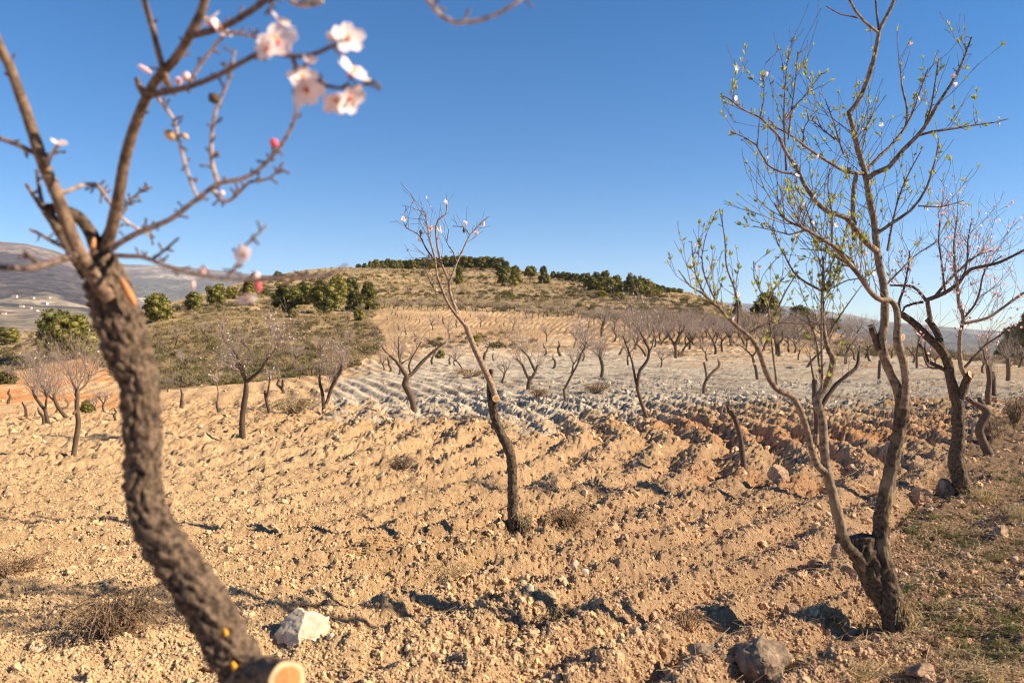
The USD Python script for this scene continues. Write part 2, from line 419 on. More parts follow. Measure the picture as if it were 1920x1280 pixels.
def mcol(seed, low, mid, top, tan):
    def f(x, y, z, s):
        q = np.stack([x * .004, y * .004, 0 * x], -1)
        n = meshkit.fbm(q, 5, seed); n2 = meshkit.fbm(q * .5, 4, seed + 3)
        c = np.where((s < .30)[:, None], low, np.where((s < .86)[:, None], mid, top))
        w = np.clip((n2 - .60) * 9, 0, 1)[:, None] * (s > .25)[:, None]
        c = c * (1 - w) + np.array(tan) * w
        wl = (np.clip((n - .52) * 10, 0, 1) * (s < .30))[:, None]
        c = c * (1 - .6 * wl) + np.array([.06, .065, .04]) * .6 * wl
        return c * (.7 + .6 * n)[:, None]
    return f
EXT = [(-900, 470), (-400, 440)]
mountain('mountain', 'long dark wooded mountain at the left edge, with pale farmland at its foot', -900, 330, 1500, 5200,
         EXT + [(-100, 445), (0, 452), (50, 456), (100, 468), (130, 478), (170, 500), (210, 528), (250, 556), (330, 600)],
         [(-900, 632), (330, 632)], mcol(201, [.20, .155, .11], [.052, .045, .042], [.15, .115, .095], [.25, .2, .14]), 210)
mountain('mountain_001', 'paler blue mountain with bare patches behind the wooded one', 60, 1150, 4200, 9500,
         [(60, 500), (215, 494), (300, 497), (380, 503), (440, 510), (520, 518), (700, 530), (1150, 545)],
         [(60, 610), (1150, 625)], mcol(251, [.14, .12, .08], [.10, .095, .065], [.13, .11, .08], [.32, .26, .19]), 260)
mountain('mountain_002', 'faint blue mountain seen between the trunks on the right', 1250, 2900, 4200, 9500,
         [(1250, 560), (1500, 575), (1570, 586), (1600, 590), (1640, 600), (1700, 606), (1760, 611), (1830, 618), (1900, 622), (2900, 600)],
         [(1250, 655), (2900, 655)], mcol(271, [.12, .11, .07], [.085, .085, .055], [.11, .10, .07], [.2, .17, .12]), 280)
# the low land that fills the distance between the orchard hill and the mountains
vr, va = np.exp(np.linspace(math.log(700), math.log(13000), 60)), np.linspace(-math.pi, math.pi, 181)
VX, VY = (vr[:, None] * np.sin(va)).ravel(), (vr[:, None] * np.cos(va)).ravel()
VZ = -58 + 0 * VX + 10 * (meshkit.fbm(np.stack([VX * .002, VY * .002, 0 * VX], -1), 3, 300) - .5)
i, j = np.meshgrid(np.arange(59), np.arange(180), indexing='ij')
a = i * 181 + j
vm = usdkit.mesh(stage, '/World/valley', (np.stack([VX, VY, VZ], 1), np.concatenate([np.stack([a, a + 1, a + 182], -1).reshape(-1, 3), np.stack([a, a + 182, a + 181], -1).reshape(-1, 3)])), MAT['mountain'], smooth=True)
primvar(vm, 'soil', np.tile([.2, .17, .11], (len(VX), 1)))
tag(vm.GetPrim(), 'broad valley floor below the orchard hill', None, None, 'structure')

# the air
mk('air', {'v': ('principled_volume', {'color': (.66, .72, 1.0), 'density': 3.0e-5, 'anisotropy': .0})}, [], None, 'v.volume')
hb = np.array([[-14000, -14000, -70], [14000, -14000, -70], [14000, 14000, -70], [-14000, 14000, -70], [-14000, -14000, 1300], [14000, -14000, 1300], [14000, 14000, 1300], [-14000, 14000, 1300]], float)
hf = np.array([[0, 3, 2], [0, 2, 1], [4, 5, 6], [4, 6, 7], [0, 1, 5], [0, 5, 4], [1, 2, 6], [1, 6, 5], [2, 3, 7], [2, 7, 6], [3, 0, 4], [3, 4, 7]])
hz = usdkit.mesh(stage, '/World/haze', (hb, hf), MAT['air'])
tag(hz.GetPrim(), 'thin blue haze over the distance', None, None, 'stuff')

# ------------------------------------------------------------------ materials of things
def bark(name, dark, light, scale, bump=.8, dist=.006, patch=None):
    nodes = {'g': ('geometry', {}), 't': ('texture_coordinate', {}), 'n': ('noise_texture', {'scale': scale, 'detail': 6.0, 'roughness': .7}),
             'r': ('rgb_ramp', {'ramp': [(.38, dark), (.60, light)]}),
             'b': ('bump', {'strength': bump, 'distance': dist}),
             'p': ('principled_bsdf', {'roughness': .9, 'specular_ior_level': .2})}
    links = [('t.object', 'n.vector'), ('n.fac', 'r.fac'), ('n.fac', 'b.height'), ('b.normal', 'p.normal')]
    if patch:
        nodes |= {'n2': ('noise_texture', {'scale': scale * .12, 'detail': 4.0}), 'r2': ('rgb_ramp', {'ramp': [(.52, (0, 0, 0)), (.62, (1, 1, 1))]}), 'm': ('mix_color', {'blend_type': 'mix', 'b': patch})}
        links += [('t.object', 'n2.vector'), ('n2.fac', 'r2.fac'), ('r2.color', 'm.fac'), ('r.color', 'm.a'), ('m.result', 'p.base_color')]
    else:
        links.append(('r.color', 'p.base_color'))
    mk(name, nodes, links, 'p.BSDF')
def plain(name, col, rough=.8, vary=0.0, scale=30.0, trans=0.0, spec=.25):
    """A plain colour with a fine noise and, with vary, a different tone for each copy; trans lets light through (leaves, petals)."""
    nodes = {'t': ('texture_coordinate', {}), 'n': ('noise_texture', {'scale': scale, 'detail': 3.0}),
             'r': ('rgb_ramp', {'ramp': [(.25, tuple(np.array(col) * .7)), (.75, tuple(np.array(col) * 1.25))]}),
             'p': ('principled_bsdf', {'roughness': rough, 'specular_ior_level': spec})}
    links = [('t.object', 'n.vector'), ('n.fac', 'r.fac')]
    out = 'r.color'
    if vary:
        nodes |= {'o': ('object_info', {}), 'v': ('rgb_ramp', {'ramp': [(0, (1 - vary, 1 - vary * .85, 1 - vary * .7)), (1, (1 + vary, 1 + vary * .8, 1 + vary * .5))]}),
                  'm': ('mix_color', {'blend_type': 'multiply', 'fac': 1.0, 'use_clamp': False})}
        links += [('o.random', 'v.fac'), ('r.color', 'm.a'), ('v.color', 'm.b')]
        out = 'm.result'
    links.append((out, 'p.base_color'))
    surf = 'p.BSDF'
    if trans:
        nodes |= {'tr': ('translucent_bsdf', {}), 'x': ('mix_closure', {'fac': trans})}
        links += [(out, 'tr.color'), ('p.BSDF', 'x.closure1'), ('tr.BSDF', 'x.closure2')]
        surf = 'x.closure'
    mk(name, nodes, links, surf)

bark('old_bark', (.02, .014, .01), (.12, .082, .053), 55.0, 1.0, .008)
bark('near_bark', (.020, .014, .011), (.16, .108, .072), 70.0, 1.0, .006, None)
bark('young_bark', (.12, .076, .05), (.31, .215, .15), 60.0, .5, .003)
bark('limb_bark', (.06, .038, .026), (.20, .13, .085), 60.0, .7, .004)
bark('smooth_grey_bark', (.022, .015, .01), (.115, .078, .05), 40.0, 1.0, .008, (.19, .14, .088))
bark('pale_twig', (.17, .115, .09), (.46, .345, .28), 80.0, .4, .002)
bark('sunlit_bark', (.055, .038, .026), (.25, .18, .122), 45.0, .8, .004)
bark('twig_bark', (.055, .034, .026), (.165, .11, .085), 80.0, .4, .002)
plain('grey_twig', (.25, .19, .155), .9, .25)
plain('trunk_bark', (.085, .057, .039), .92, .25, 14.0)
plain('sapwood', (.50, .34, .19), .7)
plain('heartwood', (.36, .155, .05), .7, scale=120.0)
plain('fresh_cut', (.38, .165, .065), .7, scale=60.0)
plain('lichen', (.60, .27, .02), .9)
plain('petal', (.88, .77, .765), .6, .04, 25.0, .45)
plain('pale_petal', (.74, .62, .61), .7, .1, 25.0, .3)
plain('pink_petal', (.72, .50, .50), .7, .15, 25.0, .3)
plain('calyx', (.50, .08, .11), .7)
plain('stamen', (.72, .45, .14), .7)
plain('bud', (.70, .45, .45), .6)
plain('shell', (.52, .33, .17), .7, scale=90.0)
plain('dark_husk', (.075, .055, .04), .9, scale=90.0)
plain('leaf', (.36, .38, .085), .5, .12, 20.0, .45)
plain('pine_needle', (.185, .172, .043), .7, .28, 2.0, .2)
plain('dark_needle', (.12, .115, .034), .7, .2, 2.0, .15)
plain('bright_needle', (.26, .23, .05), .7, .2, 2.0, .2)
plain('straw', (.44, .33, .185), .8, .25, 5.0, .25)
plain('olive_scrub', (.20, .165, .07), .85, .35, 5.0, .2)
plain('brown_scrub', (.20, .142, .085), .9, .35, 5.0, .15)
plain('grey_scrub', (.22, .165, .12), .9, .3, 5.0, .15)
plain('green_scrub', (.12, .115, .04), .85, .3, 5.0, .2)
plain('dry_brush', (.26, .17, .10), .9, .2, 9.0, .1)
plain('scrub_straw', (.33, .25, .125), .85, .3, 5.0, .2)
plain('green_grass', (.13, .125, .048), .7, .3, 9.0, .3)
plain('cane', (.40, .23, .085), .7, .1)
plain('clod_sand', (.45, .305, .17), .95, .22, 40.0)
plain('clod_brown', (.40, .255, .15), .95, .25, 40.0)
plain('clod_grey', (.42, .345, .255), .95, .22, 40.0)
plain('white_rock', (.54, .43, .31), .9, scale=9.0)
plain('pebble_stone', (.48, .36, .25), .9, .15, 20.0)
bark('boulder_stone', (.10, .072, .052), (.27, .19, .13), 16.0, 1.0, .016, (.17, .135, .105))
bark('pink_stone', (.20, .125, .078), (.38, .25, .16), 22.0, 1.0, .012)
plain('white_wall', (.52, .49, .45), .9)
plain('roof_tile', (.40, .22, .14), .9)

# ------------------------------------------------------------------ growing branches
def unit(v):
    v = np.asarray(v, float)
    return v / (np.linalg.norm(v, axis=-1, keepdims=True) + 1e-12)

def rot_about(v, ax, ang):
    ax = unit(ax)
    return v * math.cos(ang) + np.cross(ax, v) * math.sin(ang) + ax * (ax @ v) * (1 - math.cos(ang))

def sprout_dir(d, rng, lo=25, hi=60, up=.25):
    ax = np.cross(d, rng.normal(size=3))
    n = rot_about(d, ax, math.radians(rng.uniform(lo, hi)))
    return unit(n + np.array([0, 0, up]))

def grow(mb, nodes, p, d, L, r, lev, rng, up=.2, wig=.22, kids=(3, 5), sides=3, seg=5, rmin=.0012, spread=(25, 60), shrink=(.45, .75)):
    pts, q, dd = [np.append(p, r)], np.array(p, float), np.array(d, float)
    for k in range(seg):
        dd = unit(dd + wig * rng.normal(size=3) * .6 + np.array([0, 0, up * .18]))
        q = q + dd * L / seg
        pts.append(np.append(q, max(rmin, r * (1 - .75 * (k + 1) / seg))))
    pts = np.array(pts)
    mb.add(*tube(pts, sides, cap=False))
    for k in range(1, seg + 1):
        nodes.append((pts[k, :3], unit(pts[k, :3] - pts[k - 1, :3]), lev))
    if lev > 0:
        for _ in range(rng.integers(kids[0], kids[1] + 1)):
            t = rng.uniform(.25, 1) * seg
            k = min(int(t), seg - 1)
            b = pts[k, :3] + (pts[k + 1, :3] - pts[k, :3]) * (t - k)
            rb = (pts[k, 3] + (pts[k + 1, 3] - pts[k, 3]) * (t - k)) * .65
            grow(mb, nodes, b, sprout_dir(unit(pts[k + 1, :3] - pts[k, :3]), rng, *spread, up), L * rng.uniform(*shrink), max(rb, rmin), lev - 1, rng, up, wig, kids, sides, max(3, seg - 1), rmin, spread, shrink)

def along(path, t):
    k = min(int(t * (len(path) - 1)), len(path) - 2)
    f = t * (len(path) - 1) - k
    return path[k] + (path[k + 1] - path[k]) * f, unit(path[k + 1, :3] - path[k, :3])

def spurs(mb, nodes, path, n, rng, L=(.01, .03), r=.0016, t0=.1):
    for _ in range(n):
        p, d = along(path, rng.uniform(t0, 1))
        s = sprout_dir(d, rng, 40, 90, .2)
        l = rng.uniform(*L)
        q = p[:3] + s * (p[3] * .7)
        mb.add(*tube(np.array([[*q, r * 1.2], [*(q + s * l * .6), r], [*(q + s * l), r * 1.5]]), 4))
        nodes.append((q + s * l, s, 0))

def blades(P, D, L, Wd, rng, fold=.25):
    """Narrow two-triangle leaves at P along D."""
    P, D = np.asarray(P, float), unit(np.asarray(D, float))
    n = len(P)
    L, Wd = np.broadcast_to(L, n)[:, None], np.broadcast_to(Wd, n)[:, None]
    S = unit(np.cross(D, rng.normal(size=(n, 3))))
    N = np.cross(S, D)
    v = np.stack([P, P + D * L * .5 + S * Wd * .5 + N * fold * Wd, P + D * L + N * fold * .4 * L * 0, P + D * L * .5 - S * Wd * .5 + N * fold * Wd], 1).reshape(-1, 3)
    k = np.arange(n)[:, None] * 4
    return v, np.concatenate([k + [0, 1, 2], k + [0, 2, 3]])

def small_flowers(nodes, n, rng, R=.016):
    """Simple five-petalled blossoms at random nodes."""
    mb = MB()
    if not nodes:
        return mb
    for i in rng.choice(len(nodes), n):
        p, d, _ = nodes[i]
        ax = unit(d * .3 + rng.normal(size=3) * .8)
        c = p + ax * .006 + rng.normal(size=3) * .004
        a = unit(np.cross(ax, [.3, .5, .8]))
        b = np.cross(ax, a)
        for k in range(5):
            t = k * 2 * math.pi / 5
            o = a * math.cos(t) + b * math.sin(t)
            s = np.cross(ax, o)
            mb.add([c, c + (o * .6 + s * .42 + ax * .2) * R, c + (o + ax * .3) * R, c + (o * .6 - s * .42 + ax * .2) * R], [[0, 1, 2], [0, 2, 3]])
    return mb

def leaf_sprays(nodes, n, rng, L=(.014, .03), per=(3, 6)):
    P, D, LL = [], [], []
    for i in rng.choice(len(nodes), n):
        p, d, _ = nodes[i]
        for _ in range(rng.integers(*per)):
            P.append(p); D.append(unit(d + rng.normal(size=3) * .55 + [0, 0, .5])); LL.append(rng.uniform(*L))
    LL = np.array(LL)
    return blades(np.array(P), np.array(D), LL, LL * .36, rng)

def disc(c, nrm, r, n=20, r0=0.0, lift=0.0):
    c, nrm = np.asarray(c, float), unit(nrm)
    a = unit(np.cross(nrm, [.2, .3, .9])); b = np.cross(nrm, a)
    t = np.arange(n) * 2 * math.pi / n
    o = np.cos(t)[:, None] * a + np.sin(t)[:, None] * b
    wob = 1 + .05 * np.sin(2 * t + 1) + .03 * np.sin(5 * t)
    c = c + nrm * lift
    if r0:
        v = np.vstack([c + o * r * wob[:, None], c + o * r0 * wob[:, None] + nrm * .0008])
        j = np.arange(n); k = (j + 1) % n
        return v, np.concatenate([np.stack([j, k, n + k], 1), np.stack([j, n + k, n + j], 1)])
    v = np.vstack([c + o * r * wob[:, None], c[None] + nrm * .001])
    j = np.arange(n)
    return v, np.stack([j, (j + 1) % n, np.full(n, n)], 1)

def sawn_end(tree, c, nrm, r, local):
    """A pruning cut: pale sapwood ring with an orange heart."""
    c = np.asarray(c, float) - local
    s = part(tree, 'pruning_cut', disc(c, nrm, r, 24, r * .72, .0035), 'sapwood', False)
    part(s, 'heartwood', disc(c, nrm, r * .74, 24, 0, .004), 'heartwood', False)

class Tree:
    """A traced tree: limbs given as photograph points with their depth, radii in pixels."""
    def __init__(s, label, base, seed, group=None, name='almond_tree'):
        s.rng = np.random.default_rng(seed)
        s.base = np.asarray(base, float)
        s.x = thing(name, label, 'tree', s.base, group=group)
        s.paths, s.tw, s.nodes = [], MB(), []
    def limb(s, pts, r0, r1, mat='young_bark', name='branch', sides=10, step=.04, bark=.0, freq=40, keep=True, mid=None, cap=.3, seed=0, label=None, twigpart=False, stretch=.35):
        P = np.array([at(*p[:3]) - s.base for p in pts])
        d = np.array([p[2] for p in pts])
        if mid is not None:
            rr = np.array(mid, float)
        else:
            l = np.concatenate([[0], np.cumsum(np.linalg.norm(np.diff(P, axis=0), axis=1))])
            rr = r0 + (r1 - r0) * l / l[-1]
        path = smooth_path(np.hstack([P, (rr * d / FPX)[:, None]]), step)
        m = tube(path, sides, cap, bark, freq, seed, stretch)
        if twigpart:
            s.tw.add(*m)
        else:
            part(s.x, name, m, mat, label=label)
        if keep:
            s.paths.append(path)
        for k in range(2, len(path), 3):
            s.nodes.append((path[k, :3], unit(path[k, :3] - path[k - 1, :3]), 0)) if twigpart else None
        return path
    def twigs(s, path, n, L, r=.0028, lev=1, up=.35, t0=.2, kids=(1, 3), spread=(30, 65), wig=.2, sides=3, bias=None):
        for _ in range(n):
            p, d = along(path, s.rng.uniform(t0, 1))
            dd = sprout_dir(d, s.rng, *spread, up)
            if bias is not None:
                dd = unit(dd + np.asarray(bias))
            grow(s.tw, s.nodes, p[:3], dd, s.rng.uniform(*L), min(r, p[3] * .8), lev, s.rng, up, wig, kids, sides)
    def finish(s, twig='twig_bark', leaves=0, flowers=0, petal='petal', R=.016, leafL=(.014, .03)):
        if s.tw:
            part(s.x, 'twigs', s.tw.mesh(), twig, kind='stuff')
        if leaves:
            part(s.x, 'leaves', leaf_sprays(s.nodes, leaves, s.rng, leafL), 'leaf', False, kind='stuff')
        if flowers:
            part(s.x, 'blossoms', small_flowers(s.nodes, flowers, s.rng, R).mesh(), petal, False, kind='stuff')

# ------------------------------------------------------------------ the near tree on the left (out of focus)
def foreground_tree():
    D0 = 1.5
    foot = at(760, 640 + EYE * FPX / 1.42, 1.42)
    foot[2] = float(ground_z(foot[0], foot[1])[0]) - .04
    T = Tree('dark knobbly almond trunk close by on the left, leaning, with pink-white blossom', foot, 5)
    d = D0
    trunk = [(760, 2260, 1.42, 62), (750, 1950, 1.42, 58), (700, 1640, 1.43, 54), (600, 1430, 1.44, 52), (500, 1318, 1.45, 50), (440, 1232, 1.46, 49), (378, 1120, 1.47, 47), (318, 1035, 1.48, 45), (283, 975, 1.49, 41), (270, 915, d, 38), (268, 840, d, 38), (264, 765, d, 38),
             (259, 715, d, 39), (243, 668, d, 46), (226, 610, d, 47), (208, 560, d, 46), (196, 515, d, 40), (186, 480, d, 33)]
    T.limb([t[:3] for t in trunk], 0, 0, 'near_bark', 'trunk', 72, .005, .22, 120, mid=[t[3] * .87 for t in trunk], seed=3, stretch=.5)
    def L(pts, r0, r1, mat='limb_bark', nsp=0, **k):
        p = T.limb(pts, r0, r1, mat, step=.012, **k)
        if nsp:
            spurs(T.tw, T.nodes, p, nsp, T.rng, (.006, .02), .0017)
        return p
    # right main limb
    A = L([(190, 505, d), (198, 470, d), (207, 440, 1.49), (221, 375, 1.46), (236, 292, 1.43), (258, 222, 1.40), (276, 181, 1.38), (296, 146, 1.36), (326, 114, 1.34), (345, 86, 1.33), (365, 47, 1.31), (380, 15, 1.30), (388, -40, 1.28), (400, -160, 1.25)], 11.5, 7.2, nsp=14, sides=16, bark=.06, freq=90)
    L([(278, 185, 1.38), (268, 172, 1.375), (260, 160, 1.37), (256, 146, 1.37)], 9, 4, sides=10)
    L([(362, 66, 1.31), (395, 58, 1.29), (424, 48, 1.27), (461, 27, 1.25), (499, 0, 1.23), (560, -45, 1.2), (690, -110, 1.16)], 6.5, 5, 'twig_bark', 12)
    A3 = L([(282, 178, 1.38), (311, 172, 1.34), (352, 163, 1.29), (405, 143, 1.24), (457, 115, 1.19), (497, 96, 1.16), (540, 105, 1.15), (585, 103, 1.14), (619, 88, 1.13), (648, 78, 1.12)], 6.5, 3.6, 'twig_bark', 22)
    L([(548, 106, 1.15), (556, 128, 1.145), (587, 142, 1.14), (615, 162, 1.135), (652, 165, 1.13), (680, 160, 1.12), (701, 151, 1.11)], 4.5, 2.6, 'twig_bark', 12)
    L([(318, 165, 1.36), (309, 140, 1.35), (300, 109, 1.33), (285, 49, 1.31), (270, 0, 1.29), (255, -60, 1.27)], 6.0, 5.0, 'limb_bark', 6)
    L([(356, 152, 1.29), (378, 118, 1.28), (409, 79, 1.27), (424, 62, 1.265), (450, 64, 1.25), (491, 72, 1.2)], 3.6, 2.6, 'pale_twig', 9)
    h1 = L([(296, 184, 1.38), (326, 225, 1.36), (334, 259, 1.35), (345, 300, 1.36), (356, 337, 1.37), (369, 367, 1.38)], 3.2, 2.8, 'pale_twig', 16)
    B = L([(206, 470, d), (225, 455, 1.48), (262, 435, 1.45), (319, 411, 1.41), (367, 375, 1.38), (409, 345, 1.36), (450, 336, 1.33), (480, 322, 1.31), (514, 289, 1.28), (544, 244, 1.24), (555, 210, 1.2), (554, 175, 1.17), (552, 120, 1.155)], 6, 2.8, 'pale_twig', 34)
    L([(409, 345, 1.36), (397, 300, 1.35), (397, 255, 1.34), (405, 206, 1.33), (420, 172, 1.32), (431, 142, 1.31), (441, 94, 1.3)], 4.2, 2, 'pale_twig', 22)
    L([(400, 358, 1.365), (420, 379, 1.36), (442, 367, 1.35), (469, 341, 1.34), (506, 334, 1.33), (532, 304, 1.32)], 4, 2, 'pale_twig', 20)
    C = L([(212, 478, d), (240, 480, 1.46), (270, 482, 1.42), (305, 496, 1.37), (350, 510, 1.31), (400, 520, 1.24), (462, 523, 1.16), (550, 519, 1.06), (612, 515, 1.0), (650, 497, .95)], 4.8, 3.2, 'pale_twig', 22)
    L([(285, 486, 1.4), (310, 468, 1.39), (335, 446, 1.38)], 3, 2.2, 'twig_bark', 4)
    L([(425, 520, 1.21), (438, 505, 1.2), (447, 492, 1.19), (449, 470, 1.19), (462, 458, 1.19), (482, 440, 1.18), (500, 422, 1.18)], 3.4, 2.2, 'pale_twig', 9)
    # left main limb and the old wood around the fork
    D = L([(208, 560, 1.46), (190, 540, 1.45), (165, 500, 1.44), (147, 468, 1.43), (128, 425, 1.42), (105, 360, 1.41), (86, 319, 1.40), (64, 255, 1.39), (41, 187, 1.38), (17, 122, 1.37), (-2, 85, 1.36), (-30, 10, 1.34)], 14, 8, nsp=16, sides=16, bark=.05, freq=90)
    L([(186, 490, d), (178, 455, d), (160, 420, 1.5), (138, 402, 1.49), (112, 392, 1.47), (90, 390, 1.46)], 14, 10, 'near_bark', sides=20, bark=.18, freq=110)
    L([(84, 386, 1.46), (100, 415, 1.46), (120, 450, 1.46), (138, 482, 1.46), (160, 520, 1.46)], 10, 8, 'near_bark', sides=16, bark=.18, freq=110)
    L([(192, 470, 1.52), (203, 445, 1.51), (212, 420, 1.5)], 14, 10, 'near_bark', sides=16, bark=.15, freq=100)
    L([(-30, 255, 1.33), (0, 260, 1.36), (30, 270, 1.38), (64, 287, 1.40)], 3.8, 4.6, 'twig_bark', 7)
    L([(86, 312, 1.40), (96, 292, 1.37), (108, 272, 1.35)], 3.8, 2.8, 'pale_twig', 3)
    L([(100, 362, 1.41), (122, 360, 1.42), (142, 352, 1.43), (178, 345, 1.45), (202, 375, 1.52), (229, 409, 1.56), (259, 429, 1.58), (282, 440, 1.6)], 4.2, 2.4, 'pale_twig', 14)
    L([(49, 345, 1.45), (66, 372, 1.45), (84, 398, 1.45)], 3, 4.4, 'twig_bark', 4)
    L([(69, 318, 1.44), (73, 350, 1.44), (80, 385, 1.44)], 3, 4.2, 'twig_bark', 3)
    L([(230, 395, 1.5), (248, 372, 1.5), (262, 360, 1.5), (278, 348, 1.5)], 2.6, 2, 'pale_twig', 12)
    L([(-40, 498, 1.12), (0, 501, 1.18), (40, 503, 1.24), (66, 501, 1.28), (105, 490, 1.35), (140, 478, 1.42)], 6, 6.5, 'twig_bark', 4)
    L([(76, 497, 1.29), (60, 485, 1.29), (45, 471, 1.29)], 4.5, 3, 'twig_bark', 3)
    L([(57, 430, 1.5), (85, 445, 1.49), (120, 464, 1.47)], 3, 4, 'pale_twig', 4)
    L([(700, -100, 1.16), (760, -50, 1.14), (803, 0, 1.13), (825, 28, 1.12), (850, 42, 1.12), (882, 41, 1.11), (905, 37, 1.11), (945, 20, 1.1), (972, 3, 1.1), (1000, -25, 1.1)], 5, 3.4, 'pale_twig', 12)
    L([(535, -25, 1.16), (548, 4, 1.15), (575, 10, 1.14), (605, 3, 1.13)], 5, 4.5, 'pale_twig', 5)
    L([(520, -20, 1.2), (508, 12, 1.19), (498, 28, 1.19)], 3.5, 3, 'twig_bark', 8)
    # pruning wounds
    b = T.base
    sawn_end(T.x, at(538, 1272, 1.33), at(538, 1272, 1.33) - at(470, 1262, 1.46) + np.array([.02, -.05, .02]), 33 * 1.33 / FPX, b)
    T.limb([(455, 1268, 1.45), (500, 1270, 1.40), (538, 1272, 1.332)], 40, 33, 'near_bark', 'stub', 32, .01, .12, 100, keep=False, cap=.01)
    def patch(pts, w, mat, name, sink=.008):
        # a shield shaped wound lying on the bark
        P = np.array([at(p[0], p[1], p[2] + sink) - b for p in pts])
        m = tube(smooth_path(np.hstack([P, (np.array(w) * 1.47 / FPX)[:, None]]), .008), 12, True)
        part(T.x, name, m, mat)
    patch([(226, 522, 1.455), (236, 540, 1.45), (247, 560, 1.452), (254, 575, 1.46)], [3, 7, 7, 2], 'fresh_cut', 'pruning_wound')
    patch([(176, 447, 1.462), (174, 462, 1.455), (170, 478, 1.462)], [3, 5, 3], 'fresh_cut', 'pruning_wound')
    patch([(196, 535, 1.445), (203, 543, 1.443), (196, 556, 1.448)], [3, 5, 3], 'fresh_cut', 'pruning_wound')
    patch([(421, 1178, 1.425), (424, 1186, 1.42), (423, 1194, 1.425)], [3, 4.5, 3], 'lichen', 'lichen_patch', .010)
    patch([(436, 1242, 1.41), (440, 1249, 1.405), (439, 1256, 1.41)], [3.5, 5, 3], 'lichen', 'lichen_patch', .010)
    # blossoms
    pet = None
    def petal_mesh(R, curl):
        u = np.linspace(0, 1, 7)
        w = np.linspace(-1, 1, 7)
        Wd = .46 * np.sin(np.pi * np.clip(u * .82 + .08, 0, 1)) ** .7
        U, V = np.meshgrid(u, w, indexing='ij')
        notch = .07 * np.exp(-(V / .25) ** 2) * U ** 6
        x = (U - notch) * R
        y = V * Wd[:, None] * R
        z = R * (curl * U ** 2 * .5 + .16 * (V * Wd[:, None]) ** 2 * 4 * U + .03 * np.sin(5 * V + U * 4) * U)
        v = np.stack([x, y, z], -1).reshape(-1, 3)
        i, j = np.meshgrid(range(6), range(6), indexing='ij')
        a = (i * 7 + j).ravel()
        return v, np.concatenate([np.stack([a, a + 7, a + 8], 1), np.stack([a, a + 8, a + 1], 1)])
    def blossom(px, py, dd, rpx, face, curl=.35, npet=5):
        c = at(px, py, dd) - b
        R = rpx * dd / FPX
        n = unit(np.array(face, float))
        a = unit(np.cross(n, [.2, .1, .97] if abs(n[2]) < .9 else [1, 0, 0])); e = np.cross(n, a)
        mb = MB()
        # calyx cup and stamens
        cup = [np.append(c - n * R * .30, R * .09), np.append(c - n * R * .10, R * .17), np.append(c + n * R * .05, R * .17)]
        mb.add(*tube(np.array(cup), 10))
        fl = part(T.x, 'blossom', mb.mesh(), 'calyx')
        for k in range(npet):
            t = k * 2 * math.pi / npet + T.rng.uniform(-.15, .15)
            o = a * math.cos(t) + e * math.sin(t)
            v, f = petal_mesh(R * T.rng.uniform(.9, 1.06), curl + T.rng.uniform(-.15, .25))
            M = np.stack([o, np.cross(n, o), n], 1)
            part(fl, 'petal', (c + o * R * .06 + v @ M.T, f), 'petal')
        sm = MB()
        for k in range(18):
            t = T.rng.uniform(0, 6.28); s = T.rng.uniform(.05, .4)
            o = unit(n + (a * math.cos(t) + e * math.sin(t)) * s * 1.4)
            sm.add(*tube(np.array([[*c, R * .012], [*(c + o * R * .38), R * .012], [*(c + o * R * .42), R * .035]]), 4))
        part(fl, 'stamens', sm.mesh(), 'stamen')
    blossom(392, 42, 1.25, 27, (-.5, -.55, .6), .3)
    blossom(411, 56, 1.26, 24, (.6, -.3, .5), .4)
    blossom(520, 80, 1.13, 38, (.0, -.9, .3), .22)
    blossom(500, 92, 1.12, 24, (-.3, -.9, .0), .3)
    blossom(528, 45, 1.16, 26, (.5, -.1, .8), .7)
    blossom(653, 74, 1.10, 31, (.3, -.9, .25), .25)
    blossom(634, 68, 1.12, 18, (-.7, .2, .6), 1.2)
    blossom(660, 138, 1.11, 35, (.6, -.3, .7), .5)
    blossom(655, 184, 1.11, 31, (.6, -.3, -.5), .5)
    blossom(630, 188, 1.12, 26, (.2, -.5, -.8), .7)
    blossom(574, 168, 1.12, 31, (.4, -.5, -.6), .6)
    blossom(568, 150, 1.13, 28, (.1, -.8, .4), .6)
    blossom(581, 118, 1.12, 16, (.2, -.2, .9), 1.6)
    blossom(110, 271, 1.34, 17, (.3, -.2, .9), .9)
    blossom(456, 478, 1.17, 19, (-.3, -.9, .1), .3)
    blossom(463, 556, .92, 19, (.2, -.3, -.8), .8)
    def bud(px, py, dd, r, ln, dirv, mat='bud', name='bud'):
        c = at(px, py, dd) - b
        r = r * dd / FPX; n = unit(dirv)
        pth = np.array([[*(c - n * r * ln), r * .35], [*(c - n * r * .4 * ln), r * .85], [*(c), r], [*(c + n * r * .6 * ln), r * .7], [*(c + n * r * ln), r * .15]])
        part(T.x, name, tube(smooth_path(pth, r * .3), 14), mat)
    bud(334, 152, 1.33, 7, 1.1, (-.2, -.3, .8)); bud(349, 144, 1.32, 8.5, 1.1, (.3, -.4, .8)); bud(416, 362, 1.36, 5.5, 1.1, (-.6, 0, .7))
    bud(381, 505, 1.26, 6.5, 1.2, (0, -.2, 1)); bud(481, 517, 1.13, 6, 1.2, (.2, 0, 1)); bud(484, 537, 1.13, 7, 1.5, (.3, 0, -1), 'calyx'); bud(514, 268, 1.27, 8, 1.2, (-.6, -.2, .6), 'calyx')
    bud(362, 534, 1.3, 4, 2.2, (0, 0, -1)); bud(273, 131, 1.36, 5, 2.6, (-.8, 0, .5)); bud(264, 125, 1.355, 3.5, 2, (-.8, 0, .4))
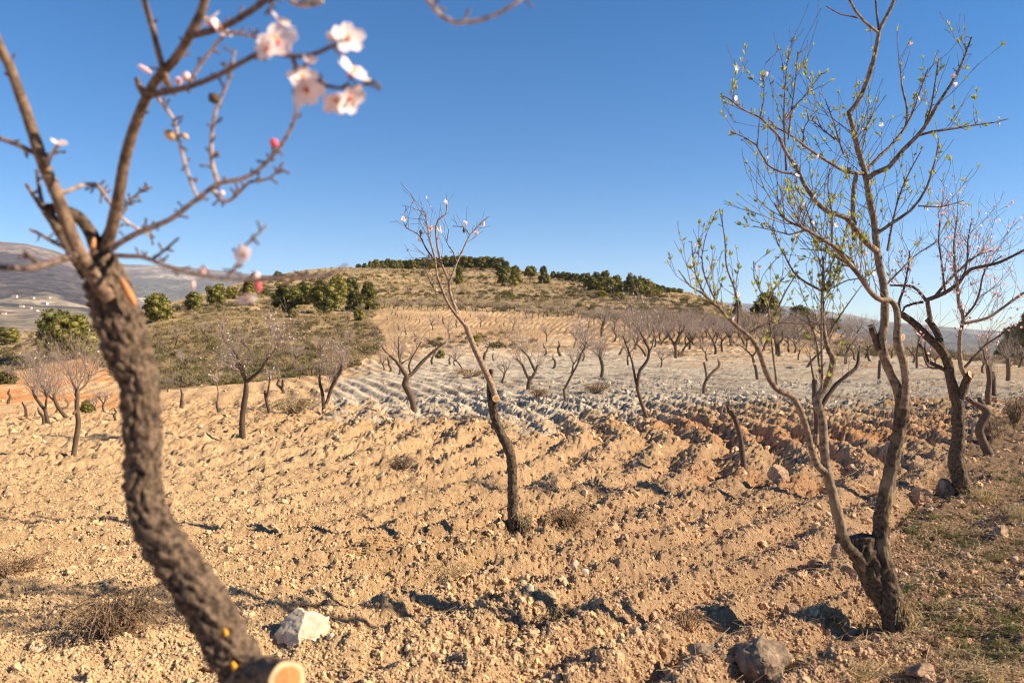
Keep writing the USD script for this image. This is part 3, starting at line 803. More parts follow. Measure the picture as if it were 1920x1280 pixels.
    bud(319, 253, 1.34, 9.5, 1.35, (-.75, -.1, .55), 'shell', 'almond'); bud(347, 256, 1.35, 5.5, 1.4, (.6, 0, -.5), 'shell', 'almond'); bud(401, 184, 1.32, 10.5, 1.1, (-.6, 0, .6), 'dark_husk', 'almond')
    T.finish('twig_bark')
foreground_tree()

# ------------------------------------------------------------------ the tree in the middle
def middle_tree():
    g = hit(961, 1000)[0]
    d = g[1]
    T = Tree('slender almond tree in mid-picture with a sawn trunk and one leaning pale limb', g - [0, 0, .03], 21)
    T.limb([(961, 1012, d), (961, 991, d), (961, 917, d), (959, 864, d), (952, 838, d), (941, 816, d), (930, 790, d), (924, 768, d), (927, 748, d - .05)], 0, 0, 'old_bark', 'trunk', 32, .012, .18, 75, mid=[13, 10.6, 9.3, 9.3, 9.3, 8.8, 8.4, 8.4, 7.4], seed=7)
    T.limb([(924, 775, d), (919, 750, d + .02), (917, 722, d + .04), (921, 700, d + .04), (921, 692, d + .04)], 6, 4.5, 'old_bark', 'stub', 14, .02, .15, 60, cap=.01)
    sawn_end(T.x, at(930, 747, d - .10), at(930, 747, d - .10) - at(925, 750, d), 6.6 * d / FPX, T.base)
    T.limb([(926, 757, d), (928, 749, d - .05), (930, 747, d - .10)], 7, 6.4, 'old_bark', 'stub', 14, .02, .1, 60, cap=.01)
    P = T.limb([(926, 750, d), (928, 741, d), (916, 709, d), (903, 681, d), (891, 656, d), (881, 631, d), (874, 612, d)], 6.2, 5, 'young_bark', sides=12)
    P1 = T.limb([(874, 613, d), (859, 594, d + .02), (853, 575, d + .03), (844, 550, d + .05), (841, 525, d + .06), (830, 500, d + .08), (820, 462, d + .1), (817, 425, d + .1), (822, 412, d + .1), (836, 402, d + .1), (838, 380, d + .1)], 3.6, 1.2, 'young_bark', sides=8)
    P2 = T.limb([(873, 611, d), (855, 590, d - .03), (842, 572, d - .05), (834, 556, d - .08), (828, 540, d - .1), (819, 515, d - .1), (816, 487, d - .12), (811, 468, d - .12), (804, 440, d - .15), (797, 396, d - .15)], 3.4, 1.0, 'young_bark', sides=8)
    P3 = T.limb([(842, 532, d + .05), (856, 494, d + .08), (869, 466, d + .1), (881, 441, d + .12), (900, 421, d + .15), (915, 407, d + .16)], 2.2, .9, 'young_bark', sides=6)
    P4 = T.limb([(830, 548, d - .08), (819, 551, d - .1), (808, 530, d - .1), (800, 508, d - .12), (794, 500, d - .12)], 2.0, 1.0, 'young_bark', sides=6)
    P5 = T.limb([(817, 490, d - .1), (800, 468, d - .12), (785, 440, d - .15), (762, 428, d - .18), (757, 418, d - .18)], 1.7, .8, 'twig_bark', sides=6)
    P6 = T.limb([(881, 441, d + .12), (868, 425, d + .1), (850, 424, d + .1)], 1.2, .7, 'twig_bark', sides=5)
    P7 = T.limb([(857, 492, d + .08), (848, 470, d + .05), (838, 455, d), (842, 430, d)], 1.2, .7, 'twig_bark', sides=5)
    for p, n in ((P1, 16), (P2, 14), (P3, 7), (P4, 9), (P5, 8), (P6, 3), (P7, 3)):
        T.twigs(p, n, (.06, .20), .0022, 1, .35, .15, (0, 2))
        spurs(T.tw, T.nodes, p, n, T.rng, (.01, .03), .0016)
    T.twigs(P2, 8, (.15, .3), .0024, 1, -.05, .1, (2, 3), bias=(-.6, 0, 0))
    T.finish('twig_bark', 0, 26, 'pink_petal', .013)
    # a few open blossoms
    mb = MB()
    for px, py in ((757, 410), (836, 379), (893, 437), (909, 420), (824, 428), (808, 428), (874, 417)):
        q = at(px, py, d) - T.base
        for _ in range(3):
            mb2 = small_flowers([(q, unit(T.rng.normal(size=3)), 0)], 1, T.rng, .02)
            mb.add(*mb2.mesh())
    part(T.x, 'blossoms', mb.mesh(), 'petal', False, kind='stuff')
    for px, py in ((789, 436), (870, 432)):
        c = at(px, py, d) - T.base
        part(T.x, 'almond', tube(smooth_path(np.array([[*(c + [0, 0, .022]), .003], [*c, .012], [*(c - [0, 0, .02]), .003]]), .004), 8), 'dark_husk')
middle_tree()

# ------------------------------------------------------------------ the big twin-stemmed tree on the right
def twin_tree():
    g = hit(1676, 1178)[0]
    d = g[1]
    T = Tree('tall twin-stemmed almond tree in young yellow-green leaf beside a sawn dark stump', g - [0, 0, .04], 31)
    N, B = 'smooth_grey_bark', 'sunlit_bark'
    tr = [(1688, 1225, d, 34), (1682, 1175, d, 25), (1668, 1120, d, 23), (1656, 1060, d, 19), (1651, 1010, d, 14.5), (1653, 965, d, 14), (1662, 920, d, 13), (1676, 851, d, 12), (1686, 807, d, 12), (1692, 770, d, 13), (1689, 735, d, 11.5)]
    T.limb([t[:3] for t in tr], 0, 0, N, 'trunk', 48, .01, .17, 60, mid=[t[3] for t in tr], seed=4)
    T.limb([(1672, 1140, d + .02), (1640, 1085, d + .02), (1622, 1040, d + .02), (1617, 1006, d + .03)], 24, 27, 'old_bark', 'stump', 40, .012, .22, 60, seed=9)
    # right stem, upper
    R1 = [(1690, 750, d), (1680, 722, d), (1669, 698, d), (1657, 666, d), (1652, 645, d), (1656, 622, d), (1659, 600, d), (1659, 569, d), (1656, 531, d + .03), (1648, 494, d + .05), (1643, 456, d + .06), (1639, 415, d + .08), (1629, 364, d + .1), (1621, 320, d + .1), (1607, 275, d + .1), (1599, 237, d + .1), (1591, 212, d + .1)]
    r1 = [10, 8.8, 8.4, 9, 9.4, 8, 7.6, 7.4, 7, 6.8, 6.5, 6.2, 5.8, 5.4, 4.9, 4.4, 4.2]
    b1 = T.limb(R1, 0, 0, B, 'branch', 22, .015, .10, 70, mid=r1)
    T.limb([(1650, 655, d), (1641, 632, d), (1634, 614, d)], 8, 6, 'old_bark', 'stub', 14, .02, .15, 60, cap=.01)
    sawn_end(T.x, at(1633, 612, d), at(1633, 612, d) - at(1642, 634, d) + np.array([0, -.02, 0]), 6 * d / FPX, T.base)
    sawn_end(T.x, at(1592, 318, d + .04), np.array([-.6, -.7, .2]), 4.5 * d / FPX, T.base)
    b2 = T.limb([(1591, 212, d + .1), (1604, 198, d + .1), (1621, 165, d + .08), (1635, 124, d + .06), (1645, 79, d + .05), (1648, 58, d + .05), (1672, 12, d + .05), (1700, -60, d + .05)], 4.4, 3, B, sides=10)
    T.limb([(1648, 62, d + .05), (1621, 41, d), (1604, 21, d - .03), (1593, 0, d - .05), (1580, -50, d - .1)], 2.6, 2, B, sides=8)
    T.limb([(1648, 60, d + .05), (1643, 17, d + .08), (1640, -40, d + .1)], 2, 1.6, 'twig_bark', sides=6)
    T.limb([(1609, 34, d), (1592, 30, d - .03), (1576, 27, d - .05), (1549, 12, d - .08)], 1.5, 1, 'twig_bark', sides=6)
    # second stem of the fork
    R2 = [(1694, 765, d - .02), (1698, 731, d - .03), (1697, 697, d - .04), (1690, 664, d - .05), (1683, 640, d - .05), (1683, 600, d - .05), (1679, 575, d - .05), (1668, 563, d - .07), (1651, 562, d - .1), (1632, 547, d - .13), (1611, 516, d - .17), (1592, 494, d - .2), (1579, 478, d - .22), (1564, 462, d - .24), (1539, 447, d - .27), (1507, 428, d - .3), (1470, 409, d - .34), (1452, 380, d - .35)]
    r2 = [9, 7.2, 7.2, 7.6, 8, 6.2, 5.5, 5, 5, 4.8, 4.6, 4.4, 4.2, 3.8, 3.4, 2.7, 1.9, 1.2]
    c1 = T.limb(R2, 0, 0, B, 'branch', 14, .02, .04, 50, mid=r2)
    sawn_end(T.x, at(1692, 632, d - .13), np.array([.5, -.8, -.1]), 6 * d / FPX, T.base)
    # limbs from the right stem
    q = []
    q.append(T.limb([(1643, 470, d + .05), (1623, 453, d - .02), (1601, 425, d - .08), (1588, 409, d - .1), (1570, 402, d - .12), (1549, 395, d - .14), (1528, 375, d - .17), (1507, 344, d - .2), (1494, 316, d - .22), (1473, 285, d - .25), (1459, 254, d - .27), (1442, 237, d - .28), (1425, 220, d - .3), (1394, 206, d - .33), (1362, 182, d - .36)], 6, 1.3, B, sides=10))
    q.append(T.limb([(1500, 332, d - .2), (1487, 326, d - .22), (1466, 323, d - .25), (1439, 309, d - .27), (1425, 285, d - .3), (1418, 272, d - .3), (1397, 258, d - .32), (1370, 247, d - .35)], 2.4, 1, 'twig_bark', sides=7))
    q.append(T.limb([(1621, 325, d + .1), (1590, 323, d + .05), (1562, 309, d), (1535, 292, d - .03), (1511, 275, d - .07), (1483, 254, d - .1), (1455, 238, d - .13), (1440, 222, d - .15)], 3.6, 1.2, B, sides=8))
    q.append(T.limb([(1474, 320, d - .22), (1472, 270, d - .22), (1470, 206, d - .23), (1473, 155, d - .24), (1477, 113, d - .25), (1487, 72, d - .25)], 2, .8, 'twig_bark', sides=6))
    q.append(T.limb([(1478, 262, d - .2), (1483, 213, d - .2), (1490, 165, d - .2), (1496, 96, d - .2)], 1.7, .8, 'twig_bark', sides=6))
    q.append(T.limb([(1472, 225, d - .22), (1490, 200, d - .2), (1507, 182, d - .2), (1525, 158, d - .18), (1543, 136, d - .18)], 1.7, .8, 'twig_bark', sides=6))
    q.append(T.limb([(1425, 221, d - .3), (1432, 190, d - .3), (1433, 160, d - .3), (1428, 136, d - .3)], 1.4, .7, 'twig_bark', sides=6))
    q.append(T.limb([(1582, 290, d), (1572, 260, d - .02), (1562, 225, d - .05), (1547, 186, d - .07)], 1.8, .8, 'twig_bark', sides=6))
    q.append(T.limb([(1566, 262, d), (1545, 245, d), (1522, 225, d)], 1.6, .8, 'twig_bark', sides=6))
    q.append(T.limb([(1505, 275, d - .05), (1508, 240, d - .05), (1516, 225, d - .05)], 1.6, .8, 'twig_bark', sides=6))
    q.append(T.limb([(1624, 337, d + .1), (1640, 325, d + .08), (1666, 314, d + .05), (1693, 282, d + .02), (1721, 254, d), (1741, 227, d - .02), (1758, 196, d - .04), (1782, 160, d - .06), (1803, 120, d - .08), (1822, 70, d - .1)], 5, 1.6, B, sides=9))
    q.append(T.limb([(1722, 254, d), (1748, 247, d), (1776, 243, d), (1806, 238, d + .02), (1837, 233, d + .03), (1862, 230, d + .04), (1890, 223, d + .05)], 2.6, 1, 'twig_bark', sides=7))
    q.append(T.limb([(1626, 318, d + .1), (1650, 292, d + .12), (1666, 278, d + .13), (1685, 255, d + .15), (1697, 241, d + .15), (1701, 206, d + .15), (1691, 162, d + .15), (1688, 120, d + .15)], 3.4, 1.2, B, sides=8))
    q.append(T.limb([(1690, 250, d + .1), (1710, 215, d + .1), (1722, 180, d + .1), (1740, 130, d + .1)], 2, 1, 'twig_bark', sides=6))
    q.append(T.limb([(1732, 240, d), (1745, 205, d), (1752, 165, d), (1760, 110, d)], 2, 1, 'twig_bark', sides=6))
    q.append(T.limb([(1641, 440, d + .06), (1670, 420, d + .05), (1707, 395, d + .02), (1724, 375, d), (1738, 351, d - .02), (1748, 320, d - .03), (1755, 295, d - .04), (1760, 265, d - .05)], 3.4, 1.2, B, sides=8))
    q.append(T.limb([(1722, 386, d), (1742, 387, d), (1765, 388, d), (1807, 376, d)], 1.6, .9, 'twig_bark', sides=6))
    q.append(T.limb([(1664, 470, d + .05), (1672, 425, d + .08), (1684, 375, d + .1), (1697, 340, d + .1), (1712, 310, d + .1), (1726, 285, d + .1)], 2.2, 1, 'twig_bark', sides=6))
    q.append(T.limb([(1602, 450, d), (1599, 388, d + .05), (1602, 345, d + .06), (1606, 325, d + .07)], 4.4, 4, B, sides=10))
    q.append(T.limb([(1560, 460, d - .2), (1560, 400, d - .2), (1552, 350, d - .2), (1556, 315, d - .2)], 1.8, .8, 'twig_bark', sides=6))
    q.append(T.limb([(1600, 492, d - .15), (1575, 470, d - .1), (1545, 470, d - .1), (1500, 466, d - .1)], 1.8, .8, 'twig_bark', sides=6))
    q.append(T.limb([(1530, 445, d - .25), (1515, 400, d - .25), (1505, 372, d - .25), (1490, 350, d - .25)], 1.8, .8, 'twig_bark', sides=6))
    q.append(T.limb([(1656, 540, d + .03), (1690, 505, d + .05), (1715, 480, d + .08), (1752, 455, d + .1)], 1.8, .9, 'twig_bark', sides=6))
    q.append(T.limb([(1650, 500, d + .05), (1620, 520, d), (1590, 525, d), (1560, 540, d), (1535, 552, d)], 1.8, .8, 'twig_bark', sides=6))
    q.append(T.limb([(1510, 432, d - .3), (1480, 440, d - .3), (1450, 432, d - .3), (1413, 424, d - .3)], 1.8, .8, 'twig_bark', sides=6))
    # left stem
    L0 = T.limb([(1642, 1095, d + .02), (1616, 1052, d - .02), (1585, 1017, d - .06), (1572, 969, d - .1), (1559, 917, d - .12), (1550, 882, d - .14)], 0, 0, N, 'trunk', 30, .012, .14, 70, mid=[13, 11, 9.8, 9.8, 9, 8.2], seed=6)
    l1 = T.limb([(1551, 888, d - .14), (1532, 871, d - .16), (1522, 842, d - .18), (1513, 807, d - .2), (1502, 772, d - .22), (1486, 744, d - .24), (1470, 736, d - .26), (1454, 727, d - .28), (1439, 703, d - .3), (1426, 666, d - .32), (1411, 637, d - .34), (1382, 612, d - .36), (1351, 581, d - .4), (1320, 552, d - .43), (1294, 536, d - .45), (1281, 519, d - .46), (1272, 506, d - .46)], 0, 0, B, 'branch', 12, .02, .03, 50, mid=[8, 6.4, 6, 5.8, 5.8, 5.8, 6.2, 5.4, 5.2, 5, 4.4, 3.8, 3.2, 2.2, 1.6, 1.2, 1])
    l2 = T.limb([(1552, 888, d - .14), (1547, 860, d - .13), (1544, 816, d - .12), (1541, 781, d - .12), (1532, 757, d - .12), (1536, 742, d - .12), (1551, 719, d - .12), (1562, 676, d - .12), (1551, 650, d - .12), (1543, 603, d - .12), (1542, 556, d - .12), (1543, 525, d - .12), (1543, 480, d - .12)], 0, 0, B, 'branch', 12, .02, .03, 50, mid=[9, 8.5, 8.2, 8, 8.5, 8.2, 7, 6, 4.4, 3.8, 3.2, 2.4, 1.4])
    q2 = []
    q2.append(T.limb([(1383, 613, d - .36), (1384, 575, d - .36), (1375, 534, d - .36), (1362, 500, d - .36), (1359, 447, d - .36), (1349, 392, d - .36)], 2.4, .8, 'twig_bark', sides=6))
    q2.append(T.limb([(1352, 582, d - .4), (1335, 550, d - .4), (1322, 520, d - .4), (1316, 480, d - .4), (1325, 437, d - .4)], 2, .8, 'twig_bark', sides=6))
    q2.append(T.limb([(1322, 553, d - .43), (1306, 520, d - .43), (1300, 494, d - .43), (1297, 453, d - .43)], 1.8, .8, 'twig_bark', sides=6))
    q2.append(T.limb([(1401, 626, d - .34), (1425, 612, d - .33), (1445, 603, d - .32), (1461, 572, d - .31), (1476, 541, d - .3), (1497, 508, d - .3)], 2.6, .9, 'twig_bark', sides=6))
    q2.append(T.limb([(1457, 722, d - .28), (1449, 660, d - .28), (1443, 603, d - .28), (1439, 566, d - .28), (1425, 545, d - .28), (1414, 520, d - .28), (1413, 490, d - .28)], 2.4, .9, B, sides=6))
    q2.append(T.limb([(1439, 568, d - .28), (1455, 535, d - .27), (1470, 520, d - .27)], 1.6, .7, 'twig_bark', sides=6))
    q2.append(T.limb([(1427, 662, d - .32), (1440, 640, d - .31), (1452, 610, d - .3)], 1.8, .9, 'twig_bark', sides=6))
    q2.append(T.limb([(1445, 604, d - .3), (1480, 605, d - .28), (1520, 607, d - .26), (1557, 606, d - .24)], 1.8, 1, 'twig_bark', sides=6))
    q2.append(T.limb([(1541, 545, d - .12), (1512, 530, d - .14), (1488, 510, d - .16), (1473, 482, d - .18), (1458, 455, d - .2), (1448, 420, d - .2)], 2.4, .9, 'twig_bark', sides=6))
    q2.append(T.limb([(1544, 545, d - .12), (1556, 525, d - .1), (1558, 490, d - .1)], 2, .9, B, sides=6))
    q2.append(T.limb([(1548, 545, d - .12), (1570, 520, d - .1), (1580, 495, d - .1)], 2, .9, 'twig_bark', sides=6))
    q2.append(T.limb([(1548, 640, d - .12), (1570, 600, d - .08), (1590, 570, d - .05), (1612, 540, d)], 2, .9, 'twig_bark', sides=6))
    q2.append(T.limb([(1535, 757, d - .12), (1541, 720, d - .14), (1541, 680, d - .15), (1540, 640, d - .15), (1541, 560, d - .15)], 2.6, 1.6, B, sides=7))
    q2.append(T.limb([(1537, 700, d - .14), (1532, 650, d - .14), (1525, 620, d - .14), (1512, 590, d - .14)], 1.8, .8, 'twig_bark', sides=6))
    for p in q:
        n = max(4, int(np.linalg.norm(p[-1, :3] - p[0, :3]) * 13))
        T.twigs(p, n, (.06, .26), .0022, 1, .55, .12, (0, 2))
        spurs(T.tw, T.nodes, p, n * 2, T.rng, (.008, .025), .0015)
    for p in q2:
        n = max(4, int(np.linalg.norm(p[-1, :3] - p[0, :3]) * 13))
        T.twigs(p, n, (.05, .22), .002, 1, .5, .15, (0, 2))
        spurs(T.tw, T.nodes, p, n * 2, T.rng, (.008, .025), .0015)
    T.twigs(c1, 44, (.12, .42), .0026, 1, .5, .40, (1, 3))
    T.twigs(b1, 30, (.12, .38), .0024, 1, .3, .55, (1, 2))
    T.twigs(l2, 26, (.1, .34), .0024, 1, .5, .6, (1, 2))
    T.twigs(l1, 14, (.08, .25), .0022, 1, .6, .6, (1, 2))
    T.twigs(b2, 7, (.05, .2), .002, 0, .5, .1)
    T.finish('twig_bark', 900, 46, 'petal', .014, (.013, .033))
twin_tree()

# ------------------------------------------------------------------ the blossoming tree at the right edge
def right_tree():
    g = hit(1806, 936)[0]
    d = g[1]
    T = Tree('dark-barked almond tree with pink blossom right of the tall twin-stemmed one', g - [0, 0, .04], 41)
    O = 'old_bark'
    T.limb([(1811, 958, d), (1808, 926, d), (1797, 885, d), (1793, 862, d), (1796, 829, d), (1797, 790, d), (1795, 748, d)], 0, 0, O, 'trunk', 32, .015, .18, 55, mid=[20, 16, 15, 14.5, 11.5, 11.5, 11], seed=2)
    T.limb([(1796, 760, d), (1805, 732, d - .03), (1812, 712, d - .06), (1819, 702, d - .12)], 8, 7, O, 'stub', 16, .02, .12, 40, cap=.01)
    sawn_end(T.x, at(1819, 702, d - .125), np.array([.5, -.75, .35]), 7 * d / FPX, T.base)
    a = T.limb([(1795, 755, d), (1786, 727, d), (1778, 685, d), (1766, 658, d), (1740, 632, d), (1714, 606, d), (1692, 590, d)], 10, 6, O, 'branch', 16, .025, .12, 40)
    a2 = T.limb([(1766, 655, d), (1760, 632, d + .03), (1752, 615, d + .05), (1739, 598, d + .06)], 7, 5.5, O, 'branch', 12, .025, .1, 40)
    a3 = T.limb([(1745, 600, d + .06), (1742, 585, d + .06), (1739, 566, d + .05)], 4.5, 4, 'limb_bark', sides=8)
    q = []
    q.append(T.limb([(1736, 563, d + .05), (1767, 551, d), (1795, 533, d - .05), (1808, 515, d - .08), (1822, 504, d - .1), (1867, 494, d - .15), (1895, 482, d - .18), (1918, 470, d - .2), (1950, 455, d - .25)], 4, 1.8, 'twig_bark', sides=8))
    q.append(T.limb([(1737, 564, d + .05), (1722, 545, d + .1), (1711, 537, d + .12), (1690, 535, d + .15), (1668, 535, d + .18)], 3.2, 1.6, 'twig_bark', sides=7))
    q.append(T.limb([(1730, 566, d + .05), (1710, 570, d), (1696, 576, d - .05), (1690, 590, d - .05)], 2.8, 1.6, 'twig_bark', sides=7))
    q.append(T.limb([(1752, 557, d), (1775, 530, d + .05), (1800, 505, d + .1), (1830, 480, d + .12), (1860, 470, d + .15)], 3, 1.2, 'twig_bark', sides=7))
    st = T.limb([(1812, 708, d - .06), (1803, 690, d - .07), (1800, 672, d - .07), (1800, 631, d - .07), (1806, 597, d - .07), (1798, 569, d - .07), (1795, 534, d - .07), (1790, 495, d - .07), (1789, 455, d - .07), (1795, 405, d - .07)], 4.5, 1.2, 'young_bark', sides=9)
    q.append(st)
    q.append(T.limb([(1807, 606, d - .07), (1828, 602, d - .05), (1851, 596, d - .03), (1872, 583, d), (1895, 566, d + .03), (1918, 550, d + .05), (1950, 530, d + .08)], 3, 1.8, 'twig_bark', sides=7))
    q.append(T.limb([(1806, 597, d - .07), (1825, 575, d - .1), (1836, 550, d - .12), (1842, 520, d - .14), (1852, 500, d - .15), (1878, 480, d - .17)], 2.4, 1, 'twig_bark', sides=6))
    q.append(T.limb([(1795, 540, d - .07), (1812, 500, d - .05), (1815, 450, d - .05), (1822, 412, d - .05)], 2, .9, 'twig_bark', sides=6))
    q.append(T.limb([(1772, 545, d), (1765, 490, d), (1760, 450, d), (1763, 413, d)], 2, .9, 'twig_bark', sides=6))
    q.append(T.limb([(1775, 695, d), (1755, 685, d + .02), (1739, 676, d + .04), (1732, 655, d + .06), (1722, 645, d + .06)], 4, 2.4, O, sides=8))
    q.append(T.limb([(1768, 690, d), (1742, 688, d - .05), (1733, 670, d - .06), (1730, 650, d - .06)], 2.4, 1.2, 'twig_bark', sides=6))
    q.append(T.limb([(1690, 591, d), (1685, 570, d), (1695, 540, d), (1702, 505, d), (1706, 470, d)], 2.8, 1, 'twig_bark', sides=6))
    q.append(T.limb([(1808, 690, d - .06), (1830, 665, d - .05), (1850, 645, d - .05), (1880, 625, d - .04), (1892, 612, d - .04)], 2.6, 1.2, 'twig_bark', sides=6))
    for p in q:
        n = max(4, int(np.linalg.norm(p[-1, :3] - p[0, :3]) * 17))
        T.twigs(p, n, (.12, .45), .0028, 1, .35, .12, (2, 4))
        spurs(T.tw, T.nodes, p, n * 2, T.rng, (.01, .03), .002)
    T.finish('twig_bark', 0, 560, 'pink_petal', .014)
right_tree()

# ------------------------------------------------------------------ orchard trees traced from the photograph
def mid_tree(label, base, limbs, seed, crown=(), flowers=0, petal='pale_petal', cuts=(), group=None, r=None, twig='grey_twig', R=.012):
    """base: (px, py). limbs: lists of (px, py, radius px), the first the trunk. crown: (limb index, twigs, lengths, up, levels)."""
    g = hit(*base)[0]
    d = g[1]
    T = Tree(label, g - [0, 0, .05], seed, group)
    ps = []
    for k, l in enumerate(limbs):
        off = 0 if k == 0 else T.rng.uniform(-.25, .25)
        n = len(l)
        pts = [(p[0], p[1], d + off * i / max(n - 1, 1)) for i, p in enumerate(l)]
        if k == 0:
            pts = [(base[0], base[1] + 14 * 8 / d, d)] + pts
            rr = np.array([l[0][2] * 1.3] + [p[2] for p in l]) * .68
        else:
            rr = np.array([p[2] for p in l]) * .82
        ps.append(T.limb(pts, 0, 0, 'trunk_bark', 'trunk' if k == 0 else 'branch', 10, max(.04, d / 300), .14, 30, mid=rr, seed=seed + k))
    f = .55 if d < 20 else .8
    for (k, n, L, up, lev) in crown:
        n, L = int(n * (1.5 if lev > 1 else 1)), (L[0] * f, L[1] * f)
        T.twigs(ps[k], n, L, .004 + .00012 * d, lev, up, .45 if k else .8, (2, 4))
    for px, py, rp in cuts:
        c = at(px, py, d - rp * d / FPX)
        sawn_end(T.x, c, np.array([.3, -.9, .25]), rp * d / FPX, T.base)
    T.finish(twig, 0, flowers, petal, R)
    return T

mid_tree('almond with thick kinked trunk at the grey field front, long limb reaching right', (777, 777), [[(777, 777, 9), (773, 750, 9), (764, 730, 9.5), (759, 720, 9), (764, 705, 8)], [(764, 706, 5), (775, 698, 4.5), (790, 680, 4), (816, 656, 3), (835, 642, 1.6)],
         [(763, 705, 6), (753, 691, 5), (742, 676, 3.5), (722, 659, 2), (716, 648, 1)], [(760, 700, 3), (750, 680, 2), (747, 645, 1.6), (748, 630, 1)], [(770, 700, 3), (768, 680, 2), (790, 640, 1.2)]], 101, [(1, 12, (.4, 1.1), .3, 1), (2, 14, (.4, .9), .4, 1), (3, 12, (.3, .8), .3, 1), (4, 8, (.3, .8), .3, 1)], 60)
mid_tree('almond tree with short black trunk splitting into three stiff limbs', (990, 735), [[(990, 735, 6.5), (992, 715, 6), (996, 706, 6)], [(993, 712, 4), (986, 700, 3.2), (979, 683, 3), (968, 672, 2)], [(998, 708, 4.5), (1005, 694, 3), (1008, 684, 2.4)], [(1003, 695, 3.2), (996, 680, 2.6), (990, 668, 2.4), (978, 655, 1.6)]], 102,
         [(1, 10, (.5, 1.4), .5, 2), (2, 8, (.5, 1.3), .5, 2), (3, 12, (.5, 1.5), .5, 2)], 120)
mid_tree('thin almond tree bending sharply right above a knee', (1060, 758), [[(1060, 758, 4.5), (1059, 742, 4), (1057, 729, 4)], [(1058, 730, 3), (1072, 703, 2.6), (1084, 680, 2.2), (1090, 662, 2)], [(1088, 665, 1.8), (1095, 652, 1.2), (1100, 640, 1)]], 103, [(1, 6, (.5, 1.2), .4, 1), (2, 14, (.6, 1.4), .3, 2)], 110)
mid_tree('wavy twin-limbed almond tree standing where grey rows meet orange soil', (1215, 790), [[(1215, 790, 5.5), (1203, 756, 5), (1196, 732, 4.5), (1194, 724, 4)], [(1195, 728, 3), (1190, 705, 2.8), (1186, 681, 2.5), (1180, 663, 2.2), (1174, 645, 1.8), (1168, 630, 1)], [(1195, 728, 4), (1198, 700, 3.6), (1203, 690, 4.2), (1214, 675, 3.4), (1217, 656, 3), (1210, 642, 2.4), (1200, 622, 1.6), (1187, 606, 1)],
         [(1217, 660, 2), (1224, 645, 1.4), (1226, 620, 1)]], 104, [(1, 10, (.5, 1.1), .4, 1), (2, 14, (.5, 1.4), .35, 2), (3, 8, (.5, 1.2), .4, 2)], 160)
mid_tree('almond tree forked into a sawn arm and a crooked arm in the grey rows', (1319, 747), [[(1319, 747, 4.5), (1320, 725, 4.5), (1324, 713, 4.2)], [(1324, 713, 2.6), (1324, 700, 2.4), (1320, 678, 2.6)], [(1325, 712, 4), (1335, 699, 3.4), (1348, 687, 3.2), (1349, 682, 3), (1346, 673, 2)]], 105,
         [(1, 3, (.3, .8), .5, 0), (2, 4, (.4, .9), .4, 0)], 0, cuts=[(1319, 677, 2.2)])
mid_tree('almond tree with dark trunk and an orange sawn scar seen through the thin left stem', (1420, 712), [[(1420, 712, 4.5), (1418, 695, 4.5), (1414, 680, 4), (1410, 666, 3.4)], [(1410, 667, 2.4), (1398, 655, 1.6), (1385, 645, 1)], [(1411, 668, 2.4), (1420, 655, 1.6), (1424, 642, 1)]], 106, [(1, 8, (.3, .9), .4, 1), (2, 8, (.3, .9), .4, 1)], 20, cuts=[(1415, 681, 2.4)])
mid_tree('short pruned stump tree with a hooked stub in the orange soil', (1395, 889), [[(1395, 889, 8), (1392, 850, 7.5), (1387, 815, 7), (1378, 785, 7), (1371, 770, 6.5)], [(1376, 781, 6), (1367, 770, 5.5), (1365, 753, 4.5)]], 107, [(0, 7, (.15, .45), .9, 0), (1, 8, (.1, .3), .8, 0)], 0)
mid_tree('dark upright almond tree hidden behind the thin left stem of the tall tree', (1530, 826), [[(1530, 826, 8), (1531, 780, 7.5), (1528, 745, 7.5), (1527, 712, 7)], [(1533, 775, 7), (1547, 750, 6), (1567, 722, 5), (1590, 702, 4.4), (1606, 688, 4), (1610, 665, 3.4), (1611, 648, 2.6)], [(1527, 715, 3), (1522, 690, 2), (1518, 660, 1)]], 108,
         [(1, 14, (.25, .8), .5, 1), (2, 8, (.3, .7), .5, 1)], 12, cuts=[(1546, 708, 4)])
mid_tree('low almond tree whose trunk coils in an S at the right edge', (1856, 856), [[(1856, 856, 14), (1845, 832, 12), (1836, 806, 11), (1845, 786, 11.5), (1852, 775, 11), (1843, 764, 10), (1828, 756, 8), (1812, 746, 6)], [(1848, 770, 7), (1838, 752, 6), (1836, 745, 5)]], 109, [(0, 8, (.2, .6), .6, 1), (1, 4, (.2, .4), .8, 0)], 0)
mid_tree('two-stemmed almond tree with a brush of pale shoots near the right edge', (1854, 768), [[(1854, 768, 8), (1852, 740, 7.5), (1855, 715, 7), (1853, 690, 6)], [(1864, 740, 5), (1864, 715, 4.5), (1862, 698, 5)], [(1853, 692, 3), (1846, 670, 2), (1842, 650, 1)]], 110, [(0, 22, (.4, 1.1), .8, 1), (1, 10, (.4, .9), .8, 1), (2, 10, (.4, .9), .8, 1)], 90, 'pink_petal')
mid_tree('tall leaning almond tree with white blossom high up, right of the dark near trunk', (455, 827), [[(455, 827, 9), (454, 790, 8), (457, 761, 8), (461, 737, 7), (462, 716, 6)], [(462, 716, 4.5), (470, 709, 4), (490, 692, 3.6), (498, 677, 3), (512, 660, 1.6), (524, 645, 1)], [(461, 718, 4), (456, 703, 4), (450, 687, 3.2), (447, 680, 2.6)],
         [(456, 690, 2), (445, 668, 2), (432, 650, 1.8), (419, 633, 1.4), (418, 605, 1)]], 111, [(1, 20, (.3, 1.0), .4, 2), (2, 18, (.4, 1.0), .1, 2), (3, 18, (.2, .6), .4, 1)], 330, 'pale_petal')
